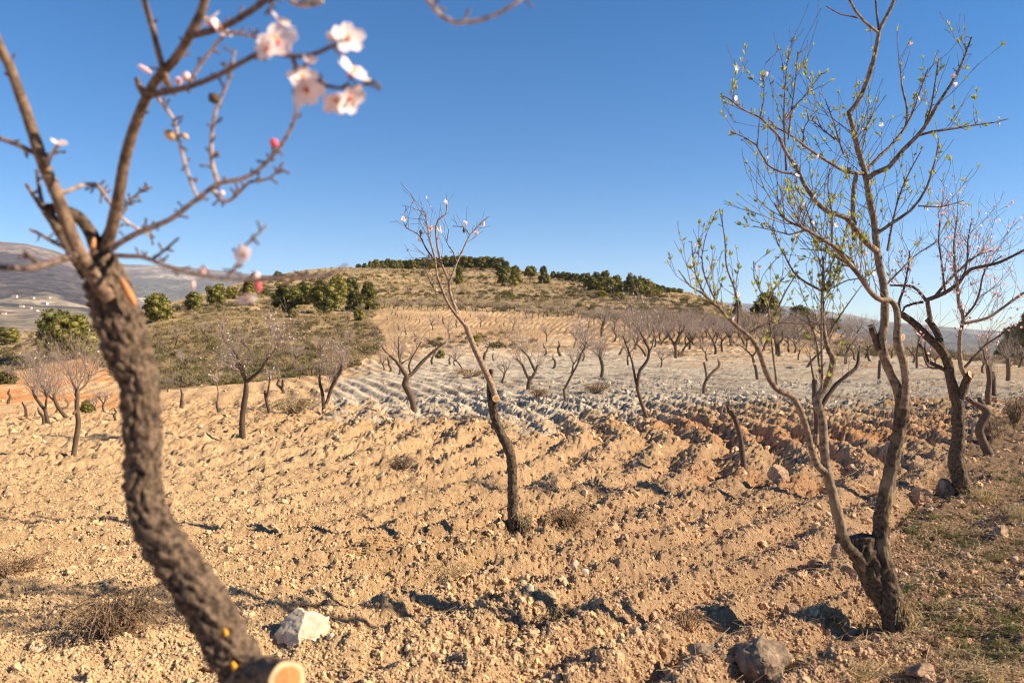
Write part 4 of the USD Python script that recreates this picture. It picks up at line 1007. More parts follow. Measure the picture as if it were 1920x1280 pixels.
mid_tree('small almond tree with a clipped stub and one upright shoot by the tall leaning one', (507, 782), [[(507, 782, 5), (501, 757, 4.5), (498, 740, 4.5), (497, 732, 4.5)], [(500, 745, 3), (504, 725, 2), (506, 705, 1.4)]], 112, [(1, 8, (.2, .6), .6, 1)], 40, 'petal')
mid_tree('crooked almond stub with a zigzag trunk on the pale bank', (531, 733), [[(531, 733, 4.5), (527, 726, 4.5), (520, 720, 4), (523, 711, 3)], [(529, 728, 3), (530, 712, 2)]], 113, [(0, 5, (.3, .8), .6, 0), (1, 4, (.3, .8), .7, 0)], 8)
mid_tree('three-stemmed almond tree crowned with pink-white blossom at the left end of the grey rows', (607, 769), [[(607, 769, 5.5), (606, 750, 5), (604, 735, 4.5), (599, 715, 3.6), (600, 700, 2)], [(612, 757, 4), (617, 740, 4), (623, 722, 3.6), (628, 715, 3)], [(616, 742, 4), (625, 720, 4), (633, 703, 5), (640, 693, 4), (641, 680, 1.6)]], 114, [(0, 10, (.4, 1.0), .6, 1), (1, 14, (.4, 1.2), .6, 2), (2, 20, (.4, 1.3), .5, 2)], 330, 'pale_petal')
mid_tree('slight almond tree with one upright shoot left of the tall leaning one', (411, 775), [[(411, 775, 4), (407, 762, 3.6), (406, 752, 3.4)], [(407, 754, 1.6), (409, 735, 1.2), (405, 715, 1)]], 115, [(1, 6, (.3, .7), .4, 1)], 30)
mid_tree('almond tree with wavy trunk standing alone on pale soil at far left', (137, 860), [[(137, 860, 7.5), (142, 825, 7), (147, 795, 7), (144, 765, 6), (145, 742, 6), (144, 728, 5)], [(143, 770, 3.4), (138, 775, 3)], [(144, 735, 3), (160, 722, 2), (172, 702, 1.4)], [(144, 732, 3), (134, 712, 2), (130, 700, 1)]], 116, [(0, 14, (.4, 1.2), .5, 2), (2, 14, (.4, 1.0), .4, 2), (3, 10, (.3, .8), .4, 1)], 30)
mid_tree('forked almond tree with grey crown before the orange slope', (91, 798), [[(91, 798, 6), (86, 775, 5.5), (84, 766, 5)], [(84, 768, 4), (72, 752, 3.4), (64, 740, 3), (60, 725, 1.6)], [(85, 768, 3), (87, 745, 2), (84, 730, 1.2)]], 117, [(1, 16, (.5, 1.3), .5, 2), (2, 16, (.5, 1.3), .4, 2)], 40)
mid_tree('almond tree with a zigzag arm before the orange slope', (128, 788), [[(128, 788, 6), (118, 775, 5.5), (108, 762, 5), (103, 750, 4.5), (100, 738, 3)], [(112, 766, 3), (126, 763, 2.6), (128, 757, 2.4), (121, 745, 2)], [(104, 752, 3), (92, 742, 2), (85, 735, 1)]], 118, [(0, 16, (.5, 1.4), .5, 2), (1, 8, (.4, .9), .5, 1), (2, 12, (.4, 1.1), .5, 2)], 35)
mid_tree('thick-headed pruned almond tree at the right end of the grey field', (1890, 714), [[(1890, 714, 6.5), (1891, 695, 6), (1890, 682, 6), (1890, 672, 4)], [(1893, 685, 4), (1897, 678, 3.4)]], 119, [(0, 26, (.5, 1.4), .6, 1), (1, 8, (.4, .9), .7, 1)], 30)
mid_tree('straight headless stub of an almond tree left of the tall twin trunk', (1648, 709), [[(1648, 709, 4.5), (1649, 690, 4.5), (1650, 675, 4)]], 120, [(0, 5, (.2, .5), .7, 0)])
mid_tree('thin straight almond tree seen between the tall tree and the blossoming one', (1719, 690), [[(1719, 690, 3.6), (1719, 665, 3.2), (1722, 645, 2.6), (1723, 630, 1.6)]], 121, [(0, 26, (.4, 1.2), .4, 1)], 30)
mid_tree('sturdy almond tree with a Y trunk in the middle of the grey field', (1267, 672), [[(1267, 672, 4.5), (1267, 655, 4.5), (1265, 645, 4.5)], [(1265, 647, 3), (1258, 635, 2.4), (1252, 625, 1.6)], [(1267, 646, 4), (1272, 632, 3.2), (1279, 622, 2), (1284, 612, 1.2)]], 122, [(1, 18, (.6, 1.7), .5, 2), (2, 24, (.6, 1.8), .4, 2)], 300)
mid_tree('stout pruned almond trunk with a bare double head in the grey rows', (1128, 708), [[(1128, 708, 5.5), (1130, 690, 5), (1128, 678, 5), (1124, 668, 4)], [(1129, 680, 3.2), (1126, 668, 3), (1127, 660, 2.4)]], 123, [(0, 20, (.4, 1.1), .5, 2), (1, 14, (.4, 1.2), .5, 2)], 130)
mid_tree('big V-trunked almond tree left of the thin vertical stem', (1461, 668), [[(1461, 668, 4.5), (1460, 652, 4), (1459, 642, 3.6)], [(1457, 665, 4), (1456, 650, 3.6), (1453, 637, 2.6), (1452, 625, 1.6)], [(1460, 645, 3), (1468, 634, 2.6), (1466, 620, 1.8)]], 124, [(0, 12, (.6, 1.6), .4, 2), (1, 18, (.6, 1.6), .4, 2), (2, 20, (.6, 1.7), .4, 2)], 160)

# ------------------------------------------------------------------ orchard trees of the far rows: a few forms, repeated
def orchard_form(name, seed, crown=True, wide=1.0, flowers=0, ntw=26, stub=False, petal='pale_petal'):
    """An almond tree one unit tall."""
    rng = np.random.default_rng(seed)
    P = form(name)
    h = .62 if stub else .36
    x = np.array([[0, 0, -.04], [0, 0, h * .3], [0, 0, h * .7], [0, 0, h]])
    x[:, :2] += np.cumsum(rng.normal(size=(4, 2)) * (.05 if not stub else .07), 0) - 0
    x[:, :2] -= x[0, :2]
    r0 = .036 if not stub else .075
    tr = smooth_path(np.hstack([x, np.array([[r0 * 1.2], [r0], [r0 * .85], [r0 * .8]])]), .05)
    p_tr = part(P, 'trunk', tube(tr, 8, True, .15, 30, seed), 'trunk_bark')
    tw, nodes, limbs = MB(), [], MB()
    top = tr[-1, :3]
    if stub:
        for k in range(rng.integers(1, 3)):
            a = rng.uniform(0, 6.28)
            dd = unit([math.cos(a) * .7, math.sin(a) * .7, .8])
            limbs.add(*tube(smooth_path(np.array([[*(top - [0, 0, .05]), r0 * .7], [*(top + dd * .12), r0 * .5], [*(top + dd * .2 + [0, 0, .06]), r0 * .4]]), .05), 7, True, .12, 30, seed + k))
        for _ in range(ntw):
            grow(tw, nodes, top, unit(rng.normal(size=3) * .5 + [0, 0, .8]), rng.uniform(.12, .34), .006, 1, rng, .3, .25, (1, 3), rmin=.0018)
    else:
        nl = rng.integers(3, 5)
        a0 = rng.uniform(0, 6.28)
        for k in range(nl):
            a = a0 + k * 6.28 / nl + rng.uniform(-.4, .4)
            dd = np.array([math.cos(a) * .75 * wide, math.sin(a) * .75 * wide, .75])
            p = [np.append(top - [0, 0, .03], .024)]
            q = top.copy()
            for s in range(3):
                dd = unit(dd + rng.normal(size=3) * .22 + [0, 0, .12])
                q = q + dd * .11
                p.append(np.append(q, .022 - .005 * (s + 1)))
            path = smooth_path(np.array(p), .04)
            limbs.add(*tube(path, 6, True, .12, 30, seed + k))
            for _ in range(ntw // nl + 1):
                b, bd = along(path, rng.uniform(.4, 1))
                grow(tw, nodes, b[:3], sprout_dir(bd, rng, 15, 60, .35), rng.uniform(.16, .34), .0055, 2, rng, .25, .25, (2, 4), rmin=.0016, seg=4)
    if limbs:
        part(P, 'branches', limbs.mesh(), 'trunk_bark')
    part(P, 'twigs', tw.mesh(), 'grey_twig', kind='stuff')
    if flowers:
        part(P, 'blossoms', small_flowers(nodes, flowers, rng, .0085).mesh(), petal, False, kind='stuff')
    return str(P.GetPath())
FULL = [orchard_form('bare_almond_form', 501, flowers=60), orchard_form('bare_almond_form_001', 502, wide=1.25, flowers=90, ntw=30), orchard_form('bare_almond_form_002', 503, wide=.9, flowers=30), orchard_form('bare_almond_form_003', 504, wide=1.15, flowers=150, ntw=30), orchard_form('bare_almond_form_004', 505, wide=1.3, flowers=110, ntw=34)]
STUB = [orchard_form('pruned_almond_form', 511, stub=True, ntw=5), orchard_form('pruned_almond_form_001', 512, stub=True, ntw=7), orchard_form('pruned_almond_form_002', 513, stub=True, ntw=4)]
ORNG = np.random.default_rng(77)
def orchard(lst, label, group, stub=False):
    for k, e in enumerate(lst):
        px, py, h = e[:3]
        lab = e[3] if len(e) > 3 and e[3] else label
        s = (len(e) > 4 and e[4]) or stub
        g = hit(px, py)[0]
        if not np.isfinite(g[0]):
            continue
        f = (STUB if s else FULL)[ORNG.integers(3 if s else 5)]
        H = h * g[1] / FPX
        z = float(ground_z(g[0], g[1])[0])
        own = lab != label
        copy_of(f, 'almond_tree', lab, 'tree', (g[0], g[1], min(z, g[2] + .1) - .03), ORNG.uniform(0, 6.28), H, None if own else group)
S = True
orchard([(720, 696, 40, 'thin bare almond by the sandy step left of the kinked trunk'), (732, 696, 34, 'short dark almond stub right beside the thin one at the sandy step', S), (745, 702, 70, 'slender straight almond rising behind the kinked trunk'),
         (812, 683, 30, 'dark little stub under the yellow bush at the back of the grey field', S), (843, 686, 24, 'pale stub standing in the white back corner of the grey field', S), (852, 687, 20, 'black short stub just right of the pale one in the white corner', S), (867, 692, 46, 'slim almond shoot left of the leaning pale limb', 0),
         (906, 690, 44, 'curved almond stub close right of the leaning pale limb', S), (925, 676, 22, 'small grey stub at the back edge of the white soil', S), (943, 716, 60, 'almond with broad bare crown next to the sawn middle trunk'),
         (1035, 690, 34, 'headless almond trunk standing alone in the grey rows', S), (1069, 700, 58, 'small three-armed almond behind the thin bending one'), (1177, 684, 60, 'dark almond trunk behind the wavy twin-limbed tree'), (1238, 690, 46, 'almond with arched trunk right of the wavy twin-limbed tree'),
         (1161, 665, 60, 'leaning almond stem left of the wavy tree, farther back'), (1053, 668, 36, 'leaning thin stub in the back grey rows', S), (1019, 668, 30, 'slanted small stub left of the back grey rows', S), (1128, 629, 70, 'pale straight almond with a white stone at its foot on the dry terrace'),
         (1024, 641, 40, 'forked small almond on the ochre slope above the grey rows'), (1075, 652, 46, 'upright almond where ochre slope meets grey soil'), (1090, 676, 50, 'almond with pinkish twigs behind the bending thin tree'), (1192, 656, 60, 'almond with two low arms behind the wavy tree'), (1212, 668, 66, 'almond trunk half hidden by the wavy tree crown'),
         (1278, 661, 62, 'almond just right of the sturdy Y trunk'), (1290, 656, 60, 'second almond right of the sturdy Y trunk'), (1303, 646, 56, 'almond with slanting stem, third right of the sturdy Y trunk'), (1311, 654, 58, 'almond with straight stem, fourth right of the sturdy Y trunk'), (1328, 677, 48, 'thin dark stem behind the forked sawn-arm tree'), (1341, 665, 74, 'almond right behind the forked sawn-arm tree'),
         (1353, 658, 64, 'stocky almond left of the pair with crossing stems'), (1366, 648, 56, 'left almond of the pair with crossing stems'), (1374, 649, 56, 'right almond of the pair with crossing stems'), (1398, 658, 62, 'almond with a bent neck behind the thin left stem'), (1434, 658, 58, 'almond between the scarred trunk and the V trunk'),
         (1480, 660, 58, 'almond first right of the V trunk'), (1487, 662, 54, 'almond second right of the V trunk, stem leaning left'), (1513, 690, 74, 'dark straight almond behind the left stem of the tall tree'), (1497, 676, 46, 'leaning dark almond stem left of the straight one'),
         (1586, 683, 78, 'curved almond trunk between the two stems of the tall tree'), (1607, 676, 60, 'almond with slim stem right of the curved trunk'), (1622, 672, 56, 'almond left of the pair near the tall trunk'), (1633, 678, 62, 'almond right of the pair near the tall trunk'), (1708, 682, 56, 'faint almond right of the tall trunk'), (1672, 672, 44, 'far almond glimpsed in the fork of the tall tree'),
         (1755, 690, 50, 'far almond behind the blossoming tree trunk'), (1846, 700, 62, 'far pale almond left of the thick-headed one'), (1912, 690, 60, 'rightmost almond, cut by the picture edge'), (1240, 640, 44, 'almond left of the sturdy Y trunk, farther back'), (1255, 636, 40, 'almond straight behind the sturdy Y trunk'),
         (1225, 650, 50, 'almond above the arched trunk'), (1105, 650, 44, 'small round almond left of the stone-footed one'), (1150, 640, 46, 'small almond right of the stone-footed one')], '', None)
orchard([(741, 593, 11), (746, 595, 9), (752, 597, 10), (761, 598, 10), (767, 600, 12), (779, 604, 10), (787, 606, 10), (797, 594, 9), (747, 618, 14), (761, 628, 16), (833, 607, 18), (856, 614, 18), (893, 627, 10), (808, 596, 9), (823, 598, 9), (872, 604, 12), (726, 600, 10), (735, 590, 9), (882, 596, 10), (907, 596, 10), (930, 604, 12), (945, 612, 12)],
        'small pruned almond stub on the bare sandy slope below the scrub', 'pruned stubs on the sandy slope', True)
orchard([(775, 641, 26, 'Y-shaped stub low on the sandy slope', S), (811, 619, 32, 'bent bare almond high on the sandy slope, leaning right'), (842, 637, 40, 'open forked almond in the middle of the sandy slope'), (900, 611, 32, 'curved bare almond at the right of the sandy slope'), (962, 620, 30, 'dark thin almond at the right edge of the sandy slope'), (653, 606, 28, 'grey almond at the left foot of the pine clump'), (675, 588, 18, 'smaller grey almond at the right foot of the pine clump')], '', None)
r1 = [(700 + 9.2 * k + ORNG.uniform(-3, 3), 580 + .13 * k + ORNG.uniform(-1, 2), ORNG.uniform(15, 24)) for k in range(31)]
r2 = [(985 + 11 * k + ORNG.uniform(-4, 4), 594 + .35 * k + ORNG.uniform(-3, 4), ORNG.uniform(18, 27)) for k in range(30)]
orchard(r1, 'bare grey almond in the thin row along the crest of the sandy slope', 'grey almonds along the crest of the sandy slope')
orchard(r2, 'mauve-grey almond in the dense far row under the hill scrub', 'mauve-grey almonds under the hill scrub')
r3 = []
for row, (py, x0, x1, n, h) in enumerate([(612, 1100, 1560, 26, 32), (622, 1130, 1620, 26, 38), (633, 1180, 1680, 24, 44), (645, 1215, 1660, 17, 50)]):
    for k in range(n):
        r3.append([]) if row >= len(r3) else None
        r3[row].append((x0 + (x1 - x0) * (k + ORNG.uniform(-.3, .3)) / n, py + ORNG.uniform(-3, 3), h * ORNG.uniform(.8, 1.2)))
for r, w in zip(r3, ('hindmost of the crowded rows, nearest the hill scrub', 'second hindmost of the crowded rows below the hill', 'third hindmost of the crowded rows below the hill', 'foremost of the crowded rows, along the dry grass strip')):
    orchard(r, 'pinkish grey almond in the ' + w, 'pinkish grey almonds, ' + w)
orchard([(975 + 14 * k + ORNG.uniform(-5, 5), 566 + ORNG.uniform(-3, 6), ORNG.uniform(9, 13)) for k in range(14)], 'tiny almond on the ochre strip high on the hill', 'tiny almonds on the ochre strip')
orchard([(262, 668, 40, 'whitish almond in the scrub just right of the near trunk'), (395, 640, 44, 'pale almond in the scrub above the tall leaning one'), (470, 660, 46, 'pale almond in the scrub, upper middle of the bank'), (590, 668, 44, 'pale almond in the scrub above the three-stemmed tree'), (660, 650, 36, 'grey almond at the right end of the scrub bank'), (350, 700, 50, 'grey almond low on the scrub bank left of the tall leaning one'), (285, 735, 44, 'grey almond touching the near trunk, at the foot of the bank'),
         (198, 776, 50, 'low dark almond right of the wavy-trunk tree, by the yellow bush'), (183, 777, 40, 'small crooked almond hugging the yellow bush'), (75, 797, 44, 'thin stub tree on the orange slope, left of the zigzag tree', S), (48, 788, 36, 'thin stub tree at the far left of the orange slope', S), (105, 784, 30, 'short stub behind the zigzag tree', S), (16, 758, 36, 'faint stub tree at the left edge of the orange slope', S),
         (216, 790, 36, 'slim stub close to the dark near trunk', S), (340, 770, 46, 'leaning stub right of the dark near trunk', S), (562, 712, 34, 'small pale almond above the crooked stub'), (586, 705, 26, 'low bent almond at the foot of the scrub bank', S), (315, 735, 40, 'almond at the foot of the scrub bank right of the near trunk'), (440, 700, 60, 'almond with white blossom in the scrub behind the tall leaning one'), (545, 690, 52, 'blossoming almond in the scrub left of the three-stemmed tree'),
         (30, 720, 40, 'grey almond in the scrub at the left edge'), (70, 700, 46, 'grey almond between the dark shrubs at left'), (330, 650, 40, 'whitish almond halfway up the left scrub bank'), (500, 605, 26, 'whitish almond in the scrub left of the pine clump'), (560, 600, 24, 'whitish almond in front of the pine clump')], '', None)

# ------------------------------------------------------------------ pines
def pine_form(name, seed, shape='round', mat='pine_needle', nl=22):
    """A bushy pine one unit tall and about one unit wide: trunk and a crown of needle tufts."""
    rng = np.random.default_rng(seed)
    P = form(name)
    tr = smooth_path(np.array([[0, 0, -.05, .045], [.01, 0, .3, .036], [rng.uniform(-.04, .04), rng.uniform(-.04, .04), .9, .012]]), .1)
    part(P, 'trunk', tube(tr, 7, True, .1, 30, seed), 'trunk_bark')
    V, F, n0 = [], [], 0
    core = MB()
    sph = None
    import trimesh
    ico = trimesh.creation.icosphere(1)
    for k in range(nl):
        t = (k + .5) / nl
        z = .10 + .82 * t if shape != 'umbrella' else .45 + .48 * t
        prof = {'round': math.sin(math.pi * min(1, .16 + .80 * t)) ** .7, 'cone': (1.12 - t) ** .8, 'umbrella': math.sin(math.pi * (.25 + .70 * t)) ** .6}[shape]
        a = k * 2.4 + rng.uniform(-.5, .5)
        rad = .36 * prof * rng.uniform(.55, 1.1)
        c = np.array([rad * math.cos(a), rad * math.sin(a), z])
        R = rng.uniform(.13, .20) * (1.0 - .35 * (t if shape == 'cone' else abs(t - .45)))
        core.add(ico.vertices * R * .72 * [1, 1, .8] + c, ico.faces)
        m = 46
        d = unit(rng.normal(size=(m, 3)) + [0, 0, .25])
        p0 = c + d * R * rng.uniform(.6, .95, (m, 1)) * [1, 1, .85]
        for j in range(7):
            dd = unit(d + rng.normal(size=(m, 3)) * .5 + [0, 0, .35])
            L = rng.uniform(.04, .075, (m, 1))
            s = unit(np.cross(dd, rng.normal(size=(m, 3)))) * .011
            v = np.stack([p0 - s, p0 + s, p0 + dd * L], 1).reshape(-1, 3)
            V.append(v); F.append(np.arange(3 * m).reshape(-1, 3) + n0); n0 += 3 * m
    V.append(np.vstack(core.v)); F.append(np.vstack(core.f) + n0)
    part(P, 'crown', (np.vstack(V), np.vstack(F)), mat, False)
    return str(P.GetPath())
PINE = {'r': [pine_form('round_pine_form', 601), pine_form('round_pine_form_001', 602, nl=26), pine_form('round_pine_form_002', 603, nl=19)], 'c': [pine_form('pointed_pine_form', 604, 'cone'), pine_form('pointed_pine_form_001', 605, 'cone', nl=26)], 'u': [pine_form('spreading_pine_form', 606, 'umbrella')],
        'd': [pine_form('dark_pine_form', 607, 'round', 'dark_needle'), pine_form('dark_pine_form_001', 608, 'cone', 'dark_needle')], 'y': [pine_form('yellowish_bush_form', 609, 'round', 'bright_needle')]}
def pines(lst, label, group, name='pine_tree', cat='tree'):
    for e in lst:
        px, py, h, w, kd = e[:5]
        g = hit(px + np.zeros(9), py + np.arange(9) * 1.5)
        g = g[np.argmax(np.isfinite(g[:, 0]))]
        if not np.isfinite(g[0]):
            continue
        lab = e[5] if len(e) > 5 else label
        f = PINE[kd][ORNG.integers(len(PINE[kd]))]
        s = g[1] / FPX
        w, h = w * ORNG.uniform(1.0, 1.25), h * ORNG.uniform(.9, 1.05)
        copy_of(f, name, lab, cat, (g[0], g[1], g[2] - .1), ORNG.uniform(0, 6.28), (w * s, w * s, h * s), group if lab == label else None)
pines([(108, 660, 88, 86, 'd', 'tall dark pine behind another at the left, cut by the near trunk'), (140, 672, 92, 96, 'r', 'big bushy pine left of the near trunk, the nearer of two'), (297, 604, 56, 58, 'r', 'round pine alone on the left scrub slope right of the near trunk'), (362, 579, 34, 34, 'r', 'small round pine halfway between the lone pine and the hill clump'), (407, 572, 40, 38, 'r', 'round pine with a small neighbour on the left slope'), (434, 562, 28, 24, 'r', 'smaller pine touching the round one on the left slope'),
       (391, 541, 12, 14, 'r', 'tiny pine on the left skyline'), (467, 556, 38, 36, 'c', 'pine left of the hill clump under the near twig'), (478, 522, 14, 16, 'r', 'small pine on the skyline left of the hill clump'), (522, 528, 20, 24, 'r', 'low pine on the skyline above the hill clump'), (537, 586, 62, 62, 'r', 'dark spreading pine at the left of the hill clump'), (572, 572, 46, 48, 'r', 'pine second from left in the hill clump'),
       (608, 588, 70, 70, 'r', 'largest yellow-green pine in the middle of the hill clump'), (632, 568, 50, 48, 'r', 'pine behind the largest one of the hill clump'), (657, 560, 42, 36, 'r', 'pale pine top rising at the back right of the hill clump'), (664, 582, 42, 38, 'd', 'shaded pine between the big and the pointed one of the clump'), (690, 582, 56, 48, 'c', 'pointed pine at the right end of the hill clump'),
       (20, 645, 30, 40, 'r', 'wide low pine near the left edge'), (3, 640, 30, 30, 'd', 'pine cut by the left picture edge'), (60, 690, 34, 34, 'r', 'small pine below the two big ones at left'), (15, 720, 34, 36, 'd', 'dark low pine at the left edge by the path'), (861, 534, 38, 20, 'c', 'slim lone pine on the hill behind the leaning limb'), (942, 531, 32, 26, 'r', 'dark pine left in the hillside trio'), (966, 535, 42, 30, 'c', 'pointed bright pine in front of the hillside trio'),
       (994, 530, 32, 24, 'u', 'umbrella-like pine on the hillside, trunk showing'), (1019, 533, 36, 26, 'c', 'pine right of the umbrella-like one on the hillside'), (1437, 585, 46, 62, 'd', 'big dark pine on the skyline behind the thin left stem'), (1383, 590, 34, 24, 'c', 'narrow pine left of the big dark one on the right skyline'), (1500, 606, 34, 40, 'd', 'pine on the right skyline behind pale twigs'), (1522, 604, 26, 28, 'd', 'smaller pine at the right end of the skyline group'),
       (1560, 622, 26, 34, 'r', 'low yellowish pine by the tall tree left stem'), (1905, 668, 64, 46, 'd', 'dark conifer at the right edge'), (1886, 666, 36, 34, 'd', 'lower dark conifer left of the one at the right edge'), (1932, 672, 90, 70, 'd', 'tallest dark conifer, cut by the right picture edge')], '', None)
ridge = []
for x, b, h in ((672, 502, 7), (684, 502, 9), (695, 502, 12), (705, 502, 14), (716, 502, 14), (727, 502, 15), (738, 502, 16), (749, 502, 15), (760, 502, 15), (771, 501, 17), (782, 501, 19), (793, 501, 18), (804, 501, 18), (815, 500, 19), (827, 500, 19), (838, 500, 20), (849, 500, 20), (860, 501, 19), (871, 501, 19), (882, 501, 20), (893, 501, 18), (904, 503, 20), (914, 503, 22), (926, 504, 20), (937, 508, 24), (948, 512, 22)):
    ridge.append((x, b, h * 1.15, h * 1.0 + 4, 'rcr'[len(ridge) % 3]))
pines(ridge, 'small dark green pine in the dense line along the hilltop', 'pines along the hilltop')
pines([(1037, 522, 14, 14, 'r'), (1047, 523, 14, 14, 'c'), (1056, 524, 15, 16, 'r'), (1065, 526, 18, 18, 'r'), (1075, 527, 16, 16, 'c'), (1084, 529, 18, 18, 'r'), (1094, 532, 22, 20, 'r'), (1102, 538, 30, 24, 'c'), (1110, 545, 28, 24, 'r'), (1118, 541, 34, 26, 'r'), (1128, 546, 32, 26, 'c'), (1136, 541, 34, 26, 'r'), (1146, 550, 32, 26, 'r'), (1156, 548, 32, 26, 'r'), (1166, 555, 26, 26, 'd'), (1176, 550, 26, 24, 'r'), (1184, 553, 40, 30, 'r'), (1194, 555, 34, 28, 'r'), (1203, 552, 34, 26, 'r'), (1212, 552, 28, 26, 'r'),
       (1221, 551, 24, 22, 'r'), (1231, 550, 20, 20, 'c'), (1241, 549, 15, 18, 'r'), (1252, 549, 12, 16, 'r'), (1263, 549, 11, 16, 'r'), (1275, 550, 10, 16, 'r')], 'bushy pine in the grove stepping down the right shoulder of the hill', 'pines of the grove on the right shoulder')
pines([(163, 776, 36, 30, 'y', 'yellow-green round bush on the orange slope'), (549, 599, 24, 18, 'y', 'bright yellow-green bush below the hill clump'), (673, 602, 26, 20, 'y', 'yellow-green bush at the top left of the sandy slope'), (826, 672, 20, 20, 'y', 'yellowish bush at the back of the grey field'), (1128, 558, 14, 26, 'y', 'low golden bush left under the grove'), (1160, 562, 16, 30, 'y', 'low golden bush in the middle under the grove'), (1222, 556, 16, 34, 'y', 'low golden bush right under the grove'), (893, 640, 14, 22, 'y', 'low green bush beside the leaning limb')], '', None, 'bush', 'bush')

# ------------------------------------------------------------------ scrub on the bank and the hill
def tuft(rng, n, L, spread, width, up=1.0, droop=.0):
    """Blades from a small base, as thin triangles bent once."""
    mb = MB()
    a = rng.uniform(0, 6.28, n); s = rng.uniform(0, 1, n) ** .6 * spread
    D = unit(np.stack([np.cos(a) * s, np.sin(a) * s, np.full(n, up)], 1))
    P = np.stack([np.cos(a) * s * .12, np.sin(a) * s * .12, np.full(n, -.02)], 1)
    LL = rng.uniform(*L, n)[:, None]
    S = unit(np.cross(D, rng.normal(size=(n, 3)))) * width
    M = P + D * LL * .55
    E = P + D * LL + np.stack([np.cos(a), np.sin(a), 0 * a - 1.2], 1) * LL * droop
    v = np.stack([P - S, P + S, M - S * .8, M + S * .8, E], 1).reshape(-1, 3)
    k = np.arange(n)[:, None] * 5
    return v, np.concatenate([k + [0, 1, 3], k + [0, 3, 2], k + [2, 3, 4]])
def bush(rng, n, R=.5):
    """A low dense shrub of short leafy sprigs on a dome."""
    d = unit(rng.normal(size=(n, 3)) * [1, 1, .8] + [0, 0, .35])
    d[:, 2] = np.abs(d[:, 2])
    lob = 1 + .3 * (meshkit.noise(d * 2.5 + 7, int(rng.integers(99))) - .5) * 2
    p = d * R * lob[:, None] * rng.uniform(.55, 1.0, (n, 1)) * [1, 1, 1.1]
    V, F, k0 = [], [], 0
    for j in range(4):
        dd = unit(d + rng.normal(size=(n, 3)) * .6 + [0, 0, .5])
        L = rng.uniform(.10, .2, (n, 1)) * R * 2
        s = unit(np.cross(dd, rng.normal(size=(n, 3)))) * .035 * R * 2
        V.append(np.stack([p - s, p + s, p + dd * L], 1).reshape(-1, 3)); F.append(np.arange(3 * n).reshape(-1, 3) + k0); k0 += 3 * n
    return np.vstack(V), np.vstack(F)
def twiggy(rng, n, R=.5):
    mb, nodes = MB(), []
    for _ in range(n):
        grow(mb, nodes, np.array([*rng.normal(size=2) * .06, 0.0]), unit(rng.normal(size=3) * .7 + [0, 0, .8]), R * rng.uniform(.7, 1.3), .010, 1, rng, .15, .3, (2, 4), rmin=.004, seg=3)
    return mb.mesh()

def scatter(name, label, protos, pts, rot, scale, idx):
    pi = UsdGeom.PointInstancer.Define(stage, f'/World/{name}')
    rel = pi.CreatePrototypesRel()
    for k, (nm, mesh, mat) in enumerate(protos):
        m = part(pi.GetPrim(), nm, mesh, mat, False)
        rel.AddTarget(m.GetPath())
    pi.CreatePositionsAttr(Vt.Vec3fArray.FromNumpy(np.asarray(pts, np.float32)))
    q = np.asarray(rot, np.float32)
    pi.CreateOrientationsAttr(Vt.QuathArray([Gf.Quath(float(w), float(x), float(y), float(z)) for w, x, y, z in q]))
    pi.CreateScalesAttr(Vt.Vec3fArray.FromNumpy(np.asarray(scale, np.float32)))
    pi.CreateProtoIndicesAttr(Vt.IntArray.FromNumpy(np.asarray(idx, np.int32)))
    return tag(pi.GetPrim(), label, None, None, 'stuff')
def spin(n, rng, tilt=0.0):
    a = rng.uniform(0, 6.28, n)
    if tilt:
        q = rng.normal(size=(n, 4)) * [0, tilt, tilt, 0] + np.stack([np.cos(a / 2), 0 * a, 0 * a, np.sin(a / 2)], 1)
        return q / np.linalg.norm(q, axis=1, keepdims=True)
    return np.stack([np.cos(a / 2), 0 * a, 0 * a, np.sin(a / 2)], 1)

